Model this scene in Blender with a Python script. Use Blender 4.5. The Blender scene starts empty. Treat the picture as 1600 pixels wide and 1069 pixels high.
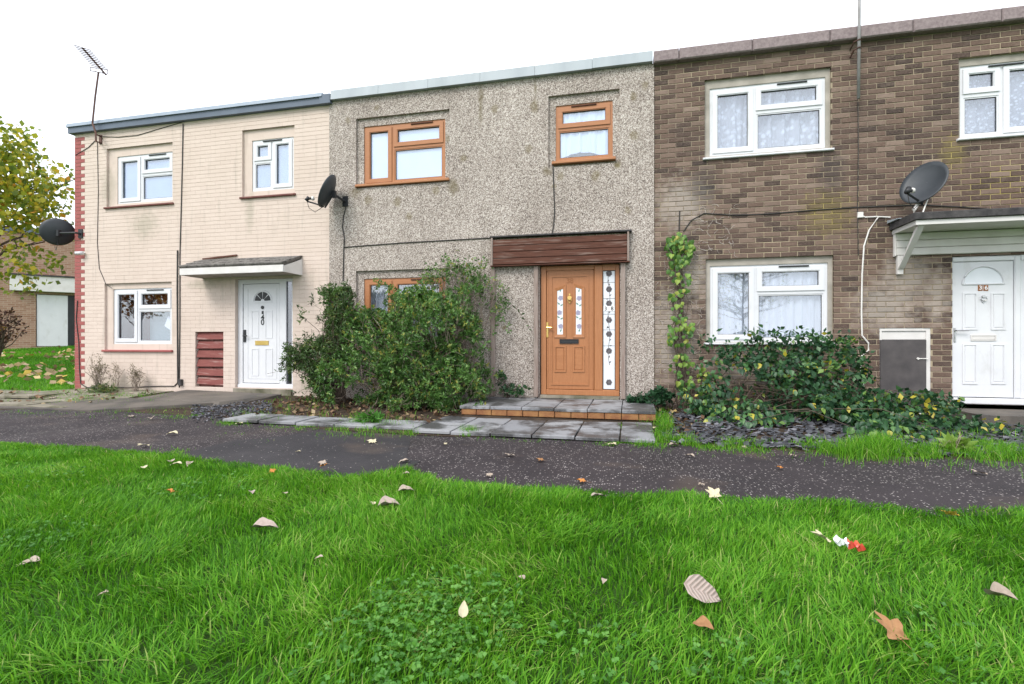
import bpy, bmesh, math, random
import numpy as np
from mathutils import Vector, Matrix, Euler
random.seed(7); rng = np.random.default_rng(11)
S = bpy.context.scene
C = S.collection
R = math.radians
# ------------------------------------------------------------------ camera, world, sun, exposure
TH, DW, CH, FP, HY = R(13.03), 8.17, 1.10, 800.0, 535.0     # yaw to the left, metres to the front wall, eye height, focal length in photo pixels, horizon row
cs, sn = math.cos(TH), math.sin(TH)
cam_d = bpy.data.cameras.new('camera'); cam = bpy.data.objects.new('camera', cam_d); C.objects.link(cam)
cam.location = (0, -DW, CH); cam.rotation_euler = (R(90), 0, TH)
cam_d.sensor_width = 36; cam_d.lens = 18; cam_d.clip_start = .05; cam_d.clip_end = 800
S.camera = cam
SUN_EL, SUN_AZ = R(48), R(205)      # azimuth clockwise from +Y
w = bpy.data.worlds.new('World'); S.world = w; w.use_nodes = True
nt = w.node_tree; nt.nodes.clear()
out = nt.nodes.new('ShaderNodeOutputWorld'); bg = nt.nodes.new('ShaderNodeBackground')
sky = nt.nodes.new('ShaderNodeTexSky'); sky.sky_type = 'NISHITA'; sky.sun_disc = False
sky.sun_elevation = SUN_EL; sky.sun_rotation = SUN_AZ; sky.air_density = 1.0; sky.dust_density = 2.0
tc = nt.nodes.new('ShaderNodeTexCoord')
cl = nt.nodes.new('ShaderNodeTexNoise'); cl.inputs['Scale'].default_value = 2.2; cl.inputs['Detail'].default_value = 6
nt.links.new(tc.outputs['Generated'], cl.inputs['Vector'])
rmp = nt.nodes.new('ShaderNodeMapRange'); rmp.inputs[1].default_value = .32; rmp.inputs[2].default_value = .62
rmp.inputs[3].default_value = .62; rmp.inputs[4].default_value = .96
nt.links.new(cl.outputs['Fac'], rmp.inputs[0])
mx = nt.nodes.new('ShaderNodeMix'); mx.data_type = 'RGBA'
nt.links.new(rmp.outputs[0], mx.inputs[0]); nt.links.new(sky.outputs[0], mx.inputs[6])
mx.inputs[7].default_value = (11.4, 11.8, 12.6, 1)          # thin bright cloud over the clear sky
nt.links.new(mx.outputs[2], bg.inputs[0]); bg.inputs[1].default_value = 0.10
nt.links.new(bg.outputs[0], out.inputs[0])
sd = bpy.data.lights.new('sun', 'SUN'); sd.energy = 1.5; sd.angle = R(24); sd.color = (1, .95, .88)
so = bpy.data.objects.new('sun', sd); C.objects.link(so)
sdir = Vector((math.sin(SUN_AZ)*math.cos(SUN_EL), math.cos(SUN_AZ)*math.cos(SUN_EL), math.sin(SUN_EL)))
so.rotation_euler = sdir.to_track_quat('Z', 'Y').to_euler()
S.view_settings.view_transform = 'Standard'; S.view_settings.look = 'None'
S.view_settings.exposure = 0.84; S.view_settings.gamma = 1; S.view_settings.use_curve_mapping = False
S.render.engine = 'CYCLES'
S.cycles.max_bounces = 6; S.cycles.transparent_max_bounces = 12

# ------------------------------------------------------------------ photo pixel -> place
def W(x, y, Y=0.0):                      # on an upright plane parallel to the fronts
    u, v = (x-800)/FP, (HY-y)/FP; t = (DW+Y)/(cs+u*sn)
    return t*(-sn+u*cs), CH+t*v
def G(x, y, z=0.0):                      # on level ground
    u, v = (x-800)/FP, (HY-y)/FP; t = (CH-z)/-v
    return t*(-sn+u*cs), t*(cs+u*sn)-DW
def smooth(a, b, x):
    t = np.clip((x-a)/(b-a), 0, 1); return t*t*(3-2*t)
def ground_z(X, Y):
    X = np.asarray(X, float); Y = np.asarray(Y, float)
    zb = np.interp(X, [-12, -9, -5, 0, 6], [.15, .15, .12, .07, .08])
    z = zb*smooth(-2.5, -.3, Y)
    rise = smooth(-11.0, -12.6, X)*np.clip((Y+.6)*.085, 0, .8)
    return z*(1-smooth(-11, -12.6, X)) + zb*smooth(-11, -12.6, X)*smooth(-2.5, -.3, Y) + rise
_g = rng.random((64, 64))
def vnoise(x, y, s):
    x = np.asarray(x)*s+100.3; y = np.asarray(y)*s+100.7
    xi = np.floor(x).astype(int); yi = np.floor(y).astype(int); fx = x-xi; fy = y-yi
    fx = fx*fx*(3-2*fx); fy = fy*fy*(3-2*fy)
    a = _g[xi % 64, yi % 64]; b = _g[(xi+1) % 64, yi % 64]; c = _g[xi % 64, (yi+1) % 64]; d = _g[(xi+1) % 64, (yi+1) % 64]
    return (a*(1-fx)+b*fx)*(1-fy)+(c*(1-fx)+d*fx)*fy

# ------------------------------------------------------------------ materials
class NT:
    def __init__(s, name):
        s.m = bpy.data.materials.new(name); s.m.use_nodes = True; s.t = s.m.node_tree
        s.b = s.t.nodes['Principled BSDF']; s.o = s.t.nodes['Material Output']
    def n(s, typ, **kw):
        nd = s.t.nodes.new('ShaderNode'+typ)
        for k, v in kw.items():
            if k.startswith('i_'): nd.inputs[k[2:].replace('_', ' ')].default_value = v
            else: setattr(nd, k, v)
        return nd
    def l(s, a, b): s.t.links.new(a, b)
    def pos(s): return s.n('NewGeometry').outputs['Position']
    def math(s, op, a, b=None, c=None):
        nd = s.n('Math', operation=op)
        for i, v in enumerate((a, b, c)):
            if v is None: continue
            if isinstance(v, (int, float)): nd.inputs[i].default_value = v
            else: s.l(v, nd.inputs[i])
        return nd.outputs[0]
    def mix(s, f, a, b, blend='MIX'):
        nd = s.n('Mix', data_type='RGBA', blend_type=blend)
        for sock, v in ((nd.inputs[0], f), (nd.inputs[6], a), (nd.inputs[7], b)):
            if isinstance(v, (int, float)): sock.default_value = v
            elif isinstance(v, tuple): sock.default_value = (*v, 1) if len(v) == 3 else v
            else: s.l(v, sock)
        return nd.outputs[2]
    def noise(s, scale, vec=None, detail=4, rough=.55):
        nd = s.n('TexNoise'); nd.inputs['Scale'].default_value = scale; nd.inputs['Detail'].default_value = detail; nd.inputs['Roughness'].default_value = rough
        s.l(vec if vec is not None else s.pos(), nd.inputs['Vector']); return nd.outputs['Fac']
    def ramp(s, f, stops, interp='LINEAR'):
        nd = s.n('ValToRGB'); nd.color_ramp.interpolation = interp; e = nd.color_ramp.elements
        while len(e) < len(stops): e.new(.5)
        for q, (p, c) in zip(e, stops): q.position = p; q.color = (*c, 1)
        s.l(f, nd.inputs[0]); return nd.outputs[0]
    def mask(s, f, a, b):
        nd = s.n('MapRange'); nd.inputs[1].default_value = a; nd.inputs[2].default_value = b; s.l(f, nd.inputs[0]); return nd.outputs[0]
    def bump(s, h, strength=.5, dist=.01):
        nd = s.n('Bump'); nd.inputs['Strength'].default_value = strength; nd.inputs['Distance'].default_value = dist
        s.l(h, nd.inputs['Height']); s.l(nd.outputs[0], s.b.inputs['Normal'])
    def scaled(s, v3, vec=None):
        nd = s.n('VectorMath', operation='MULTIPLY'); s.l(vec if vec is not None else s.pos(), nd.inputs[0]); nd.inputs[1].default_value = v3; return nd.outputs[0]
    def done(s, col=None, rough=.8, spec=.3, metal=0):
        if col is not None:
            if isinstance(col, tuple): s.b.inputs['Base Color'].default_value = (*col, 1)
            else: s.l(col, s.b.inputs['Base Color'])
        if isinstance(rough, (int, float)): s.b.inputs['Roughness'].default_value = rough
        else: s.l(rough, s.b.inputs['Roughness'])
        s.b.inputs['Specular IOR Level'].default_value = spec; s.b.inputs['Metallic'].default_value = metal
        return s.m
def surf(name, c1, c2, scale=4, rough=.7, spec=.3, bump=0, bscale=60, metal=0, stretch=None):
    t = NT(name); v = t.scaled(stretch) if stretch else None
    f = t.mask(t.noise(scale, v), .3, .7); col = t.mix(f, c1, c2)
    if bump: t.bump(t.noise(bscale, v), bump, .01)
    return t.done(col, rough, spec, metal)
def spot(t, centre, radii, lo=1.0, hi=.3):      # soft blotch round a place on a surface, broken up by noise
    a = t.n('VectorMath', operation='SUBTRACT'); t.l(t.pos(), a.inputs[0]); a.inputs[1].default_value = centre
    b = t.n('VectorMath', operation='DIVIDE'); t.l(a.outputs[0], b.inputs[0]); b.inputs[1].default_value = radii
    c = t.n('VectorMath', operation='LENGTH'); t.l(b.outputs[0], c.inputs[0])
    d = t.math('ADD', c.outputs['Value'], t.math('MULTIPLY', t.math('SUBTRACT', t.noise(9, detail=6), .5), 1.6))
    return t.mask(d, lo, hi)
def maxm(t, ms):
    o = ms[0]
    for m in ms[1:]: o = t.math('MAXIMUM', o, m)
    return o
def brick_id(t, z0):
    sp = t.n('SeparateXYZ'); t.l(t.pos(), sp.inputs[0])
    course = t.math('FLOOR', t.math('DIVIDE', t.math('SUBTRACT', sp.outputs['Z'], z0), .075))
    odd = t.math('MODULO', t.math('ADD', course, 200), 2)
    i = t.math('FLOOR', t.math('DIVIDE', t.math('ADD', sp.outputs['X'], t.math('MULTIPLY', odd, .1125)), .225))
    cb = t.n('CombineXYZ'); t.l(i, cb.inputs[0]); t.l(course, cb.inputs[1])
    wn = t.n('TexWhiteNoise', noise_dimensions='2D'); t.l(cb.outputs[0], wn.inputs['Vector']); return wn.outputs['Value']
BZ0 = .02
def m_brick():
    t = NT('brown_brick'); r = brick_id(t, BZ0)
    col = t.ramp(r, [(0, (.045, .033, .030)), (.16, (.076, .051, .043)), (.42, (.114, .076, .060)), (.7, (.142, .096, .076)), (.88, (.172, .121, .096)), (1, (.23, .170, .138))])
    col = t.mix(t.math('MULTIPLY', t.mask(t.noise(38, t.scaled((1, 1, 2.5))), .42, .75), .42), col, (.26, .19, .15))
    col = t.mix(t.math('MULTIPLY', t.mask(t.noise(7.5, t.scaled((1, 1, 2.2)), 7, .7), .52, .72), .38), col, (.29, .225, .18))
    col = t.mix(t.math('MULTIPLY', t.mask(t.noise(16, t.scaled((1, 1, 1.8)), 5, .7), .56, .70), .6), col, (.055, .042, .04))
    col = t.mix(t.math('MULTIPLY', t.mask(t.noise(1.3), .52, .72), .45), col, (.075, .058, .05))
    alg = maxm(t, [spot(t, (2.75, 0, 2.95), (.42, 1, .42)), spot(t, (4.28, 0, 3.68), (.2, 1, .28))])
    col = t.mix(t.math('MULTIPLY', alg, .38), col, (.22, .18, .07))
    eff = maxm(t, [spot(t, (3.75, 0, 2.0), (.4, 1, .5)), spot(t, (.62, 0, 1.2), (.45, 1, .9)), spot(t, (.75, 0, 3.2), (.5, 1, .5)), spot(t, (3.5, 0, 1.6), (.5, 1, .5)), spot(t, (3.72, 0, 2.25), (.1, 1, .5), .95, .2), spot(t, (4.1, 0, 1.75), (.2, 1, .5)), spot(t, (.9, 0, 2.1), (.3, 1, .5)), spot(t, (1.9, 0, .75), (.9, 1, .35))])
    col = t.mix(t.math('MULTIPLY', eff, .5), col, (.48, .43, .38))
    blk = maxm(t, [spot(t, (1.1, 0, 3.5), (.3, 1, .45)), spot(t, (2.8, 0, 3.55), (.25, 1, .5))])
    col = t.mix(t.math('MULTIPLY', blk, .6), col, (.05, .045, .045))
    t.bump(t.noise(90), .6, .006); return t.done(col, .9, .2)
def m_mortar():
    t = NT('buff_mortar'); col = t.mix(t.mask(t.noise(1.1), .35, .65), (.235, .19, .15), (.40, .335, .235))
    alg = maxm(t, [spot(t, (2.75, 0, 2.95), (.45, 1, .45)), spot(t, (4.28, 0, 3.68), (.25, 1, .4)), spot(t, (4.9, 0, 3.2), (.7, 1, .4))])
    col = t.mix(t.math('MULTIPLY', alg, .6), col, (.42, .34, .08)); t.bump(t.noise(150), .5, .004); return t.done(col, .95, .1)
def m_paint_brick():
    t = NT('cream_painted_brick'); r = brick_id(t, BZ0)
    col = t.ramp(r, [(0, (.585, .485, .422)), (1, (.615, .515, .450))])
    col = t.mix(t.math('MULTIPLY', t.mask(t.noise(.9), .45, .75), .5), col, (.52, .43, .36))
    st = t.mask(t.noise(3.0, t.scaled((3.5, 1, .35)), 5), .56, .74)
    col = t.mix(t.math('MULTIPLY', st, .45), col, (.36, .31, .26))
    gr = maxm(t, [spot(t, (-10.2, 0, 4.2), (.22, 1, .5)), spot(t, (-9.3, 0, 3.4), (.4, 1, .35)), spot(t, (-6.9, 0, 3.55), (.12, 1, .5)), spot(t, (-9.9, 0, .25), (1.2, 1, .25)), spot(t, (-7.9, 0, 2.2), (.5, 1, .12)), spot(t, (-5.6, 0, .3), (.4, 1, .3))])
    col = t.mix(t.math('MULTIPLY', gr, .5), col, (.33, .30, .23))
    t.bump(t.noise(70), .35, .006); return t.done(col, .75, .3)
def m_pebble():
    t = NT('pebble_dash'); v = t.n('TexVoronoi'); v.inputs['Scale'].default_value = 92; t.l(t.pos(), v.inputs['Vector'])
    sp = t.n('SeparateColor'); t.l(v.outputs['Color'], sp.inputs[0])
    big = t.math('MULTIPLY', t.math('SUBTRACT', t.noise(.8, detail=6), .5), .55)
    f = t.math('ADD', sp.outputs[0], t.math('MULTIPLY', t.math('SUBTRACT', t.noise(60, detail=2), .5), .5))
    f = t.math('ADD', f, big)
    col = t.ramp(f, [(0, (.095, .078, .070)), (.15, (.170, .140, .122)), (.35, (.268, .226, .198)), (.6, (.380, .332, .295)), (.85, (.495, .445, .402)), (1, (.63, .585, .54))])
    # lichen spots
    lv = t.n('TexVoronoi'); lv.inputs['Scale'].default_value = 1.9; t.l(t.scaled((1, 0, 1)), lv.inputs['Vector'])
    lc = t.n('SeparateColor'); t.l(lv.outputs['Color'], lc.inputs[0])
    lm = t.math('MULTIPLY', t.mask(t.math('ADD', lv.outputs['Distance'], t.math('MULTIPLY', t.noise(25), .16)), .19, .12), t.mask(lc.outputs[1], .38, .42))
    col = t.mix(t.math('MULTIPLY', lm, .65), col, (.17, .135, .045))
    st = maxm(t, [spot(t, (-2.42, 0, 5.05), (.06, 1, .42)), spot(t, (-1.5, 0, 5.2), (.03, 1, .2)), spot(t, (-4.7, 0, 3.75), (.16, 1, .14)), spot(t, (-1.3, 0, 3.85), (.1, 1, .1)), spot(t, (-.2, 0, 3.88), (.08, 1, .12)), spot(t, (-2.9, 0, 3.7), (.12, 1, .2))])
    col = t.mix(t.math('MULTIPLY', st, .6), col, (.12, .095, .04))
    sk = t.mask(t.noise(2.2, t.scaled((3.2, 1, .28)), 6, .6), .54, .72); col = t.mix(t.math('MULTIPLY', sk, .34), col, (.15, .125, .10))
    lich = maxm(t, [spot(t, (*(W(x, y)[:1]), 0, W(x, y)[1]), (rr, 1, rr*1.2), 1.05, .5) for x, y, rr in ((835, 168, .09), (773, 172, .07), (990, 152, .07), (905, 217, .07), (990, 213, .09), (826, 235, .08), (876, 277, .07), (931, 276, .08), (681, 299, .08), (576, 313, .09), (622, 316, .08), (725, 249, .07), (545, 190, .07), (1008, 135, .07), (590, 170, .06), (700, 215, .06), (640, 340, .07), (980, 330, .06))])
    col = t.mix(t.math('MULTIPLY', lich, .5), col, (.13, .10, .035))
    gm = t.mask(t.noise(.55, t.scaled((1.3, 1, .8))), .5, .75)
    col = t.mix(t.math('MULTIPLY', gm, .30), col, (.22, .19, .165))
    h = t.math('SUBTRACT', 1.0, t.math('MULTIPLY', v.outputs['Distance'], 1.4)); t.bump(h, .35, .006)
    return t.done(col, .85, .25)
def m_asphalt(name, speck, base1, base2):
    t = NT(name); col = t.mix(t.mask(t.noise(1.6, detail=6), .35, .7), base1, base2)
    f2 = t.noise(220, detail=2); col = t.mix(t.math('MULTIPLY', t.mask(f2, .5, .75), .35), col, (.14, .125, .13))
    v = t.n('TexVoronoi'); v.inputs['Scale'].default_value = 52; t.l(t.pos(), v.inputs['Vector'])
    sp = t.n('SeparateColor'); t.l(v.outputs['Color'], sp.inputs[0])
    dens = t.math('SUBTRACT', 1.0, t.math('MULTIPLY', t.mask(t.noise(1.2), .25, .75), speck))
    m = t.math('MULTIPLY', t.mask(v.outputs['Distance'], .40, .26), t.math('GREATER_THAN', sp.outputs[0], dens))
    ch = t.mix(sp.outputs[1], (.10, .085, .082), (.48, .44, .42)); col = t.mix(m, col, ch)
    dirt = t.math('MULTIPLY', t.mask(t.noise(.95, detail=5), .57, .70), .42); col = t.mix(dirt, col, (.115, .085, .065))
    t.bump(t.math('ADD', t.noise(150, detail=3), m), .55, .006)
    rr = t.math('SUBTRACT', .82, t.math('MULTIPLY', t.mask(t.noise(1.1), .45, .7), .28))
    return t.done(col, rr, .22)
def m_slab():
    t = NT('grey_paving'); oi = t.n('ObjectInfo'); rv = t.mix(oi.outputs['Random'], (.20, .205, .22), (.27, .275, .285))
    d = t.mask(t.noise(2.2, detail=7, rough=.62), .44, .56); col = t.mix(t.math('MULTIPLY', d, .9), rv, (.035, .034, .034))
    col = t.mix(t.math('MULTIPLY', t.mask(t.noise(60), .5, .8), .3), col, (.34, .34, .34)); t.bump(t.noise(120), .4, .004)
    return t.done(col, t.math('SUBTRACT', .75, t.math('MULTIPLY', d, .3)), .4)
def m_wood(name, a, b, dark, stretch, rough=.75, spec=.3, scale=6, wear=None):
    t = NT(name); f = t.noise(scale, t.scaled(stretch), 6, .6); col = t.mix(t.mask(f, .3, .7), a, b)
    g = t.noise(scale*5, t.scaled(stretch), 3); col = t.mix(t.math('MULTIPLY', t.mask(g, .55, .75), .5), col, dark)
    if wear: col = t.mix(t.math('MULTIPLY', t.mask(t.noise(2.3, t.scaled(stretch), 6), .55, .68), .75), col, wear)
    t.bump(g, .25, .003); return t.done(col, rough, spec)
def m_leaf(name, stops, rough=.45, trans=.25, use_obj=False, spec=.4):
    t = NT(name)
    if use_obj: f = t.n('ObjectInfo').outputs['Random']
    else: f = t.n('Attribute', attribute_name='tint').outputs['Fac']
    col = t.ramp(f, stops); t.done(col, rough, spec)
    tr = t.n('BsdfTranslucent'); t.l(t.mix(.5, col, (1, 1, .4), 'MULTIPLY'), tr.inputs[0])
    ms = t.n('MixShader'); ms.inputs[0].default_value = trans; t.l(t.b.outputs[0], ms.inputs[1]); t.l(tr.outputs[0], ms.inputs[2]); t.l(ms.outputs[0], t.o.inputs[0])
    return t.m
def m_glass(name, tint=(.93, .96, 1), ior=2.3):
    t = NT(name); tr = t.n('BsdfTransparent'); tr.inputs[0].default_value = (*tint, 1)
    gl = t.n('BsdfGlossy'); gl.inputs['Roughness'].default_value = .015; gl.inputs[0].default_value = (.95, .97, 1, 1)
    lw = t.n('LayerWeight'); f0 = ((ior-1)/(ior+1))**2; fr = t.math('ADD', f0, t.math('MULTIPLY', t.math('POWER', lw.outputs['Facing'], 5.0), 1-f0))
    nz = t.n('Bump'); nz.inputs['Strength'].default_value = .03; nz.inputs['Distance'].default_value = .02; t.l(t.noise(1.7), nz.inputs['Height']); t.l(nz.outputs[0], gl.inputs['Normal'])
    ms = t.n('MixShader'); t.l(fr, ms.inputs[0]); t.l(tr.outputs[0], ms.inputs[1]); t.l(gl.outputs[0], ms.inputs[2]); t.l(ms.outputs[0], t.o.inputs[0])
    return t.m
def m_net(name, col, open_=.3, pat=0):
    t = NT(name); tr = t.n('BsdfTransparent'); df = t.n('BsdfDiffuse'); df.inputs[0].default_value = (*col, 1)
    tl = t.n('BsdfTranslucent'); tl.inputs[0].default_value = (*col, 1)
    a = t.n('MixShader'); a.inputs[0].default_value = .3; t.l(df.outputs[0], a.inputs[1]); t.l(tl.outputs[0], a.inputs[2])
    b = t.n('MixShader')
    if pat:
        v = t.n('TexVoronoi', feature='F1'); v.inputs['Scale'].default_value = pat; t.l(t.pos(), v.inputs['Vector'])
        f = t.math('ADD', open_, t.math('MULTIPLY', t.mask(t.math('ADD', v.outputs['Distance'], t.math('MULTIPLY', t.noise(30), .5)), .75, .4), .95-open_)); f = t.math('MINIMUM', f, 1.0)
        t.l(f, b.inputs[0]); t.l(tr.outputs[0], b.inputs[1]); t.l(a.outputs[0], b.inputs[2])
    else:
        b.inputs[0].default_value = 1-open_; t.l(tr.outputs[0], b.inputs[1]); t.l(a.outputs[0], b.inputs[2])
    t.l(b.outputs[0], t.o.inputs[0]); return t.m
def m_farbrick():
    t = NT('far_brick'); b = t.n('TexBrick'); tcn = t.n('TexCoord'); mp = t.n('Mapping'); mp.inputs['Rotation'].default_value = (R(90), 0, 0)
    t.l(tcn.outputs['Object'], mp.inputs[0]); t.l(mp.outputs[0], b.inputs['Vector'])
    b.inputs['Scale'].default_value = 1; b.inputs['Brick Width'].default_value = .225; b.inputs['Row Height'].default_value = .075; b.inputs['Mortar Size'].default_value = .006
    b.inputs['Color1'].default_value = (.27, .15, .10, 1); b.inputs['Color2'].default_value = (.36, .23, .165, 1); b.inputs['Mortar'].default_value = (.42, .35, .28, 1)
    return t.done(t.mix(t.math('MULTIPLY', t.mask(t.noise(1), .4, .7), .4), b.outputs['Color'], (.22, .14, .10)), .9, .2)
MT = dict(
 brick=m_brick(), mortar=m_mortar(), cream=m_paint_brick(), pebble=m_pebble(),
 asphalt=m_asphalt('chipped_asphalt', .55, (.022, .018, .0205), (.036, .0295, .032)), tarmac=m_asphalt('smooth_tarmac', .10, (.024, .023, .026), (.036, .034, .037)),
 slab=m_slab(), concrete=surf('stained_concrete', (.15, .13, .11), (.065, .06, .055), 2.2, .85, .3, .5, 60),
 paleconc=surf('pale_mossy_concrete', (.30, .27, .22), (.085, .085, .05), 3.4, .9, .2, .6, 50),
 upvc2=surf('white_painted_board', (.68, .66, .645), (.58, .56, .54), 4, .5, .4),
 oak=m_wood('oak_foil', (.335, .138, .055), (.40, .172, .072), (.245, .092, .035), (9, 9, .8), .42, .4, 5),
 oakh=m_wood('oak_foil_across', (.335, .138, .055), (.40, .172, .072), (.245, .092, .035), (.8, 9, 9), .42, .4, 5),
 plank=m_wood('weathered_plank', (.070, .030, .021), (.125, .053, .036), (.030, .015, .012), (1.0, 6, 14), .8, .2, 4, (.22, .16, .135)),
 post=m_wood('greyed_timber', (.22, .16, .135), (.33, .28, .25), (.10, .065, .05), (12, 12, 1.2), .85, .2, 4),
 redwood=m_wood('red_painted_timber', (.17, .050, .045), (.23, .080, .068), (.08, .03, .026), (1.2, 6, 10), .75, .25, 4, (.34, .23, .205)),
 redpaint=surf('red_masonry_paint', (.29, .078, .075), (.34, .108, .098), 5, .7, .3, .2, 60), sillred=surf('dark_red_sill', (.13, .05, .043), (.20, .085, .07), 7, .7, .3),
 bluegrey=surf('slate_blue_cladding', (.085, .11, .15), (.11, .14, .185), 3, .5, .4), palegrey=surf('pale_blue_trim', (.20, .25, .31), (.25, .30, .36), 3, .45, .4),
 zinc=surf('grey_metal_trim', (.27, .31, .34), (.36, .40, .43), 2.5, .5, .4, stretch=(1, 1, .2)),
 coping=surf('pinkish_concrete', (.19, .15, .155), (.29, .24, .24), 30, .9, .2, .3, 80), band=surf('grey_render', (.42, .385, .34), (.27, .25, .215), 4, .9, .2, .3, 50),
 dark=surf('black_plastic', (.018, .019, .022), (.028, .03, .034), 5, .45, .4), dish=surf('charcoal_dish', (.032, .038, .045), (.05, .056, .064), 4, .5, .4),
 gold=surf('polished_brass', (.70, .50, .19), (.62, .42, .14), 9, .28, .5, metal=1), chrome=surf('dull_metal', (.55, .55, .56), (.45, .45, .46), 9, .35, .5, metal=1),
 rust=surf('rusty_pole', (.075, .045, .04), (.13, .065, .05), 9, .7, .3), galv=surf('galvanised_pole', (.20, .195, .195), (.30, .29, .29), 9, .55, .4),
 cable=surf('black_cable', (.03, .028, .027), (.05, .045, .042), 9, .6, .3), wcable=surf('white_cable', (.74, .72, .70), (.62, .60, .57), 9, .55, .3),
 felt=surf('roof_felt', (.035, .034, .036), (.085, .08, .08), 10, .9, .2, .6, 40), shingle=surf('grey_shingle', (.09, .085, .08), (.22, .205, .19), 14, .95, .2, .6, 60),
 graydoor=surf('grey_hatch_board', (.055, .05, .052), (.095, .085, .085), 5, .6, .3, .1, 30), soil=surf('dark_soil', (.030, .023, .018), (.075, .055, .04), 9, .95, .1, .8, 40),
 orangebrick=surf('orange_step_brick', (.20, .085, .042), (.32, .17, .07), 9, .85, .2, .4, 60), glass=m_glass('window_glass'), dglass=m_glass('dark_glass', (.55, .57, .6)),
 net=m_net('net_curtain', (.90, .91, .94), .12), lace=m_net('lace_curtain', (.90, .92, .97), .5, 11), lace2=m_net('leaf_pattern_lace', (.90, .92, .97), .42, 22), blind=surf('pale_blind', (.60, .68, .80), (.66, .74, .84), 2, .8, .2), bluegreyblind=surf('blue_grey_blind', (.33, .41, .53), (.40, .49, .62), 1.3, .8, .2), white=surf('white_paper', (.85, .86, .88), (.8, .81, .84), 5, .7, .2),
 tealblind=surf('grey_green_blind', (.20, .27, .28), (.25, .33, .34), 3, .7, .3, stretch=(.2, .2, 40)), interior=surf('room_plaster', (.30, .29, .28), (.25, .24, .23), 2, .9, .1), floor=surf('room_floor', (.16, .13, .11), (.12, .10, .08), 2, .9, .1),
 etched=surf('etched_grey', (.13, .12, .13), (.19, .18, .19), 20, .7, .2), frost=surf('frosted_pane', (.74, .77, .82), (.66, .70, .74), 3, .2, .5), lilac=surf('lilac_lead', (.30, .30, .42), (.38, .36, .46), 30, .6, .3), greenglass=surf('green_lead', (.14, .24, .20), (.20, .30, .26), 30, .6, .3),
 numbrown=surf('brown_plate', (.24, .095, .035), (.30, .12, .045), 9, .5, .3), bark=surf('bark', (.075, .055, .042), (.13, .10, .08), 12, .9, .2, .6, 40), twig=surf('pale_twig', (.16, .125, .10), (.27, .22, .18), 12, .9, .2),
 dead=surf('dead_rootlets', (.50, .45, .41), (.36, .31, .28), 12, .9, .2), farbrick=m_farbrick(), slatechip=None)
t = NT('white_plastic'); c_ = t.mix(t.mask(t.noise(3), .3, .7), (.665, .675, .70), (.62, .63, .66)); c_ = t.mix(t.math('MULTIPLY', t.mask(t.noise(5, t.scaled((1, 1, .5)), 7, .7), .54, .72), .35), c_, (.42, .415, .39)); MT['upvc'] = t.done(c_, .34, .45)
t = NT('slate_chippings'); tn = t.n('Attribute', attribute_name='tint'); MT['slatechip'] = t.done(t.ramp(tn.outputs['Fac'], [(0, (.025, .026, .032)), (.55, (.075, .078, .09)), (1, (.20, .20, .225))]), .55, .4)
t = NT('lawn_soil'); MT['lawnsoil'] = t.done(t.mix(t.mask(t.noise(3), .35, .65), (.030, .075, .012), (.022, .045, .010)), .95, .1)
t = NT('far_lawn'); MT['farlawn'] = t.done(t.mix(t.mask(t.noise(2.2, detail=6), .35, .65), (.075, .19, .02), (.05, .13, .016)), .95, .1)
MT['grass'] = m_leaf('grass_blade', [(0, (.032, .120, .010)), (.3, (.074, .245, .013)), (.6, (.132, .355, .020)), (.85, (.23, .46, .045)), (1, (.40, .43, .16))], .55, .42, spec=.2)
MT['clover'] = m_leaf('clover_leaf', [(0, (.045, .155, .018)), (.6, (.078, .235, .028)), (1, (.13, .30, .05))], .5, .25)
MT['bush'] = m_leaf('glossy_green_leaf', [(0, (.034, .082, .022)), (.4, (.066, .155, .036)), (.75, (.120, .250, .056)), (.95, (.22, .36, .11)), (1, (.36, .34, .07))], .36, .3)
MT['darkbush'] = m_leaf('dark_narrow_leaf', [(0, (.032, .064, .020)), (.5, (.062, .122, .034)), (.85, (.115, .195, .052)), (1, (.22, .22, .06))], .4, .25)
MT['bramble'] = m_leaf('bramble_leaf', [(0, (.020, .060, .028)), (.55, (.036, .105, .042)), (.85, (.068, .165, .048)), (.97, (.15, .25, .05)), (1, (.42, .36, .04))], .4, .2)
MT['bramble_obj'] = m_leaf('bramble_leaf_single', [(0, (.020, .060, .028)), (.5, (.038, .108, .042)), (.80, (.072, .175, .048)), (.93, (.18, .30, .05)), (1, (.46, .38, .04))], .4, .2, True)
MT['vine_obj'] = m_leaf('vine_leaf_single', [(0, (.05, .13, .028)), (.55, (.12, .26, .045)), (.85, (.25, .36, .06)), (1, (.44, .41, .09))], .5, .3, True)
MT['tree'] = m_leaf('autumn_leaf', [(0, (.10, .16, .022)), (.4, (.22, .28, .035)), (.7, (.42, .40, .04)), (.9, (.60, .45, .045)), (1, (.52, .26, .04))], .55, .5)
MT['autumn'] = m_leaf('orange_autumn_leaf', [(0, (.22, .07, .02)), (.6, (.45, .16, .03)), (1, (.58, .30, .05))], .6, .35)
MT['redbush'] = m_leaf('dark_red_leaf', [(0, (.035, .018, .016)), (.6, (.085, .035, .028)), (.9, (.13, .06, .03)), (1, (.38, .22, .04))], .6, .2)
MT['litter'] = m_leaf('leaf_litter', [(0, (.09, .05, .028)), (.35, (.20, .12, .07)), (.7, (.42, .33, .20)), (.9, (.52, .36, .07)), (1, (.62, .54, .42))], .8, .15)
MT['weed'] = m_leaf('dry_weed', [(0, (.12, .13, .055)), (.5, (.22, .19, .12)), (1, (.34, .28, .22))], .8, .25)

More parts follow.
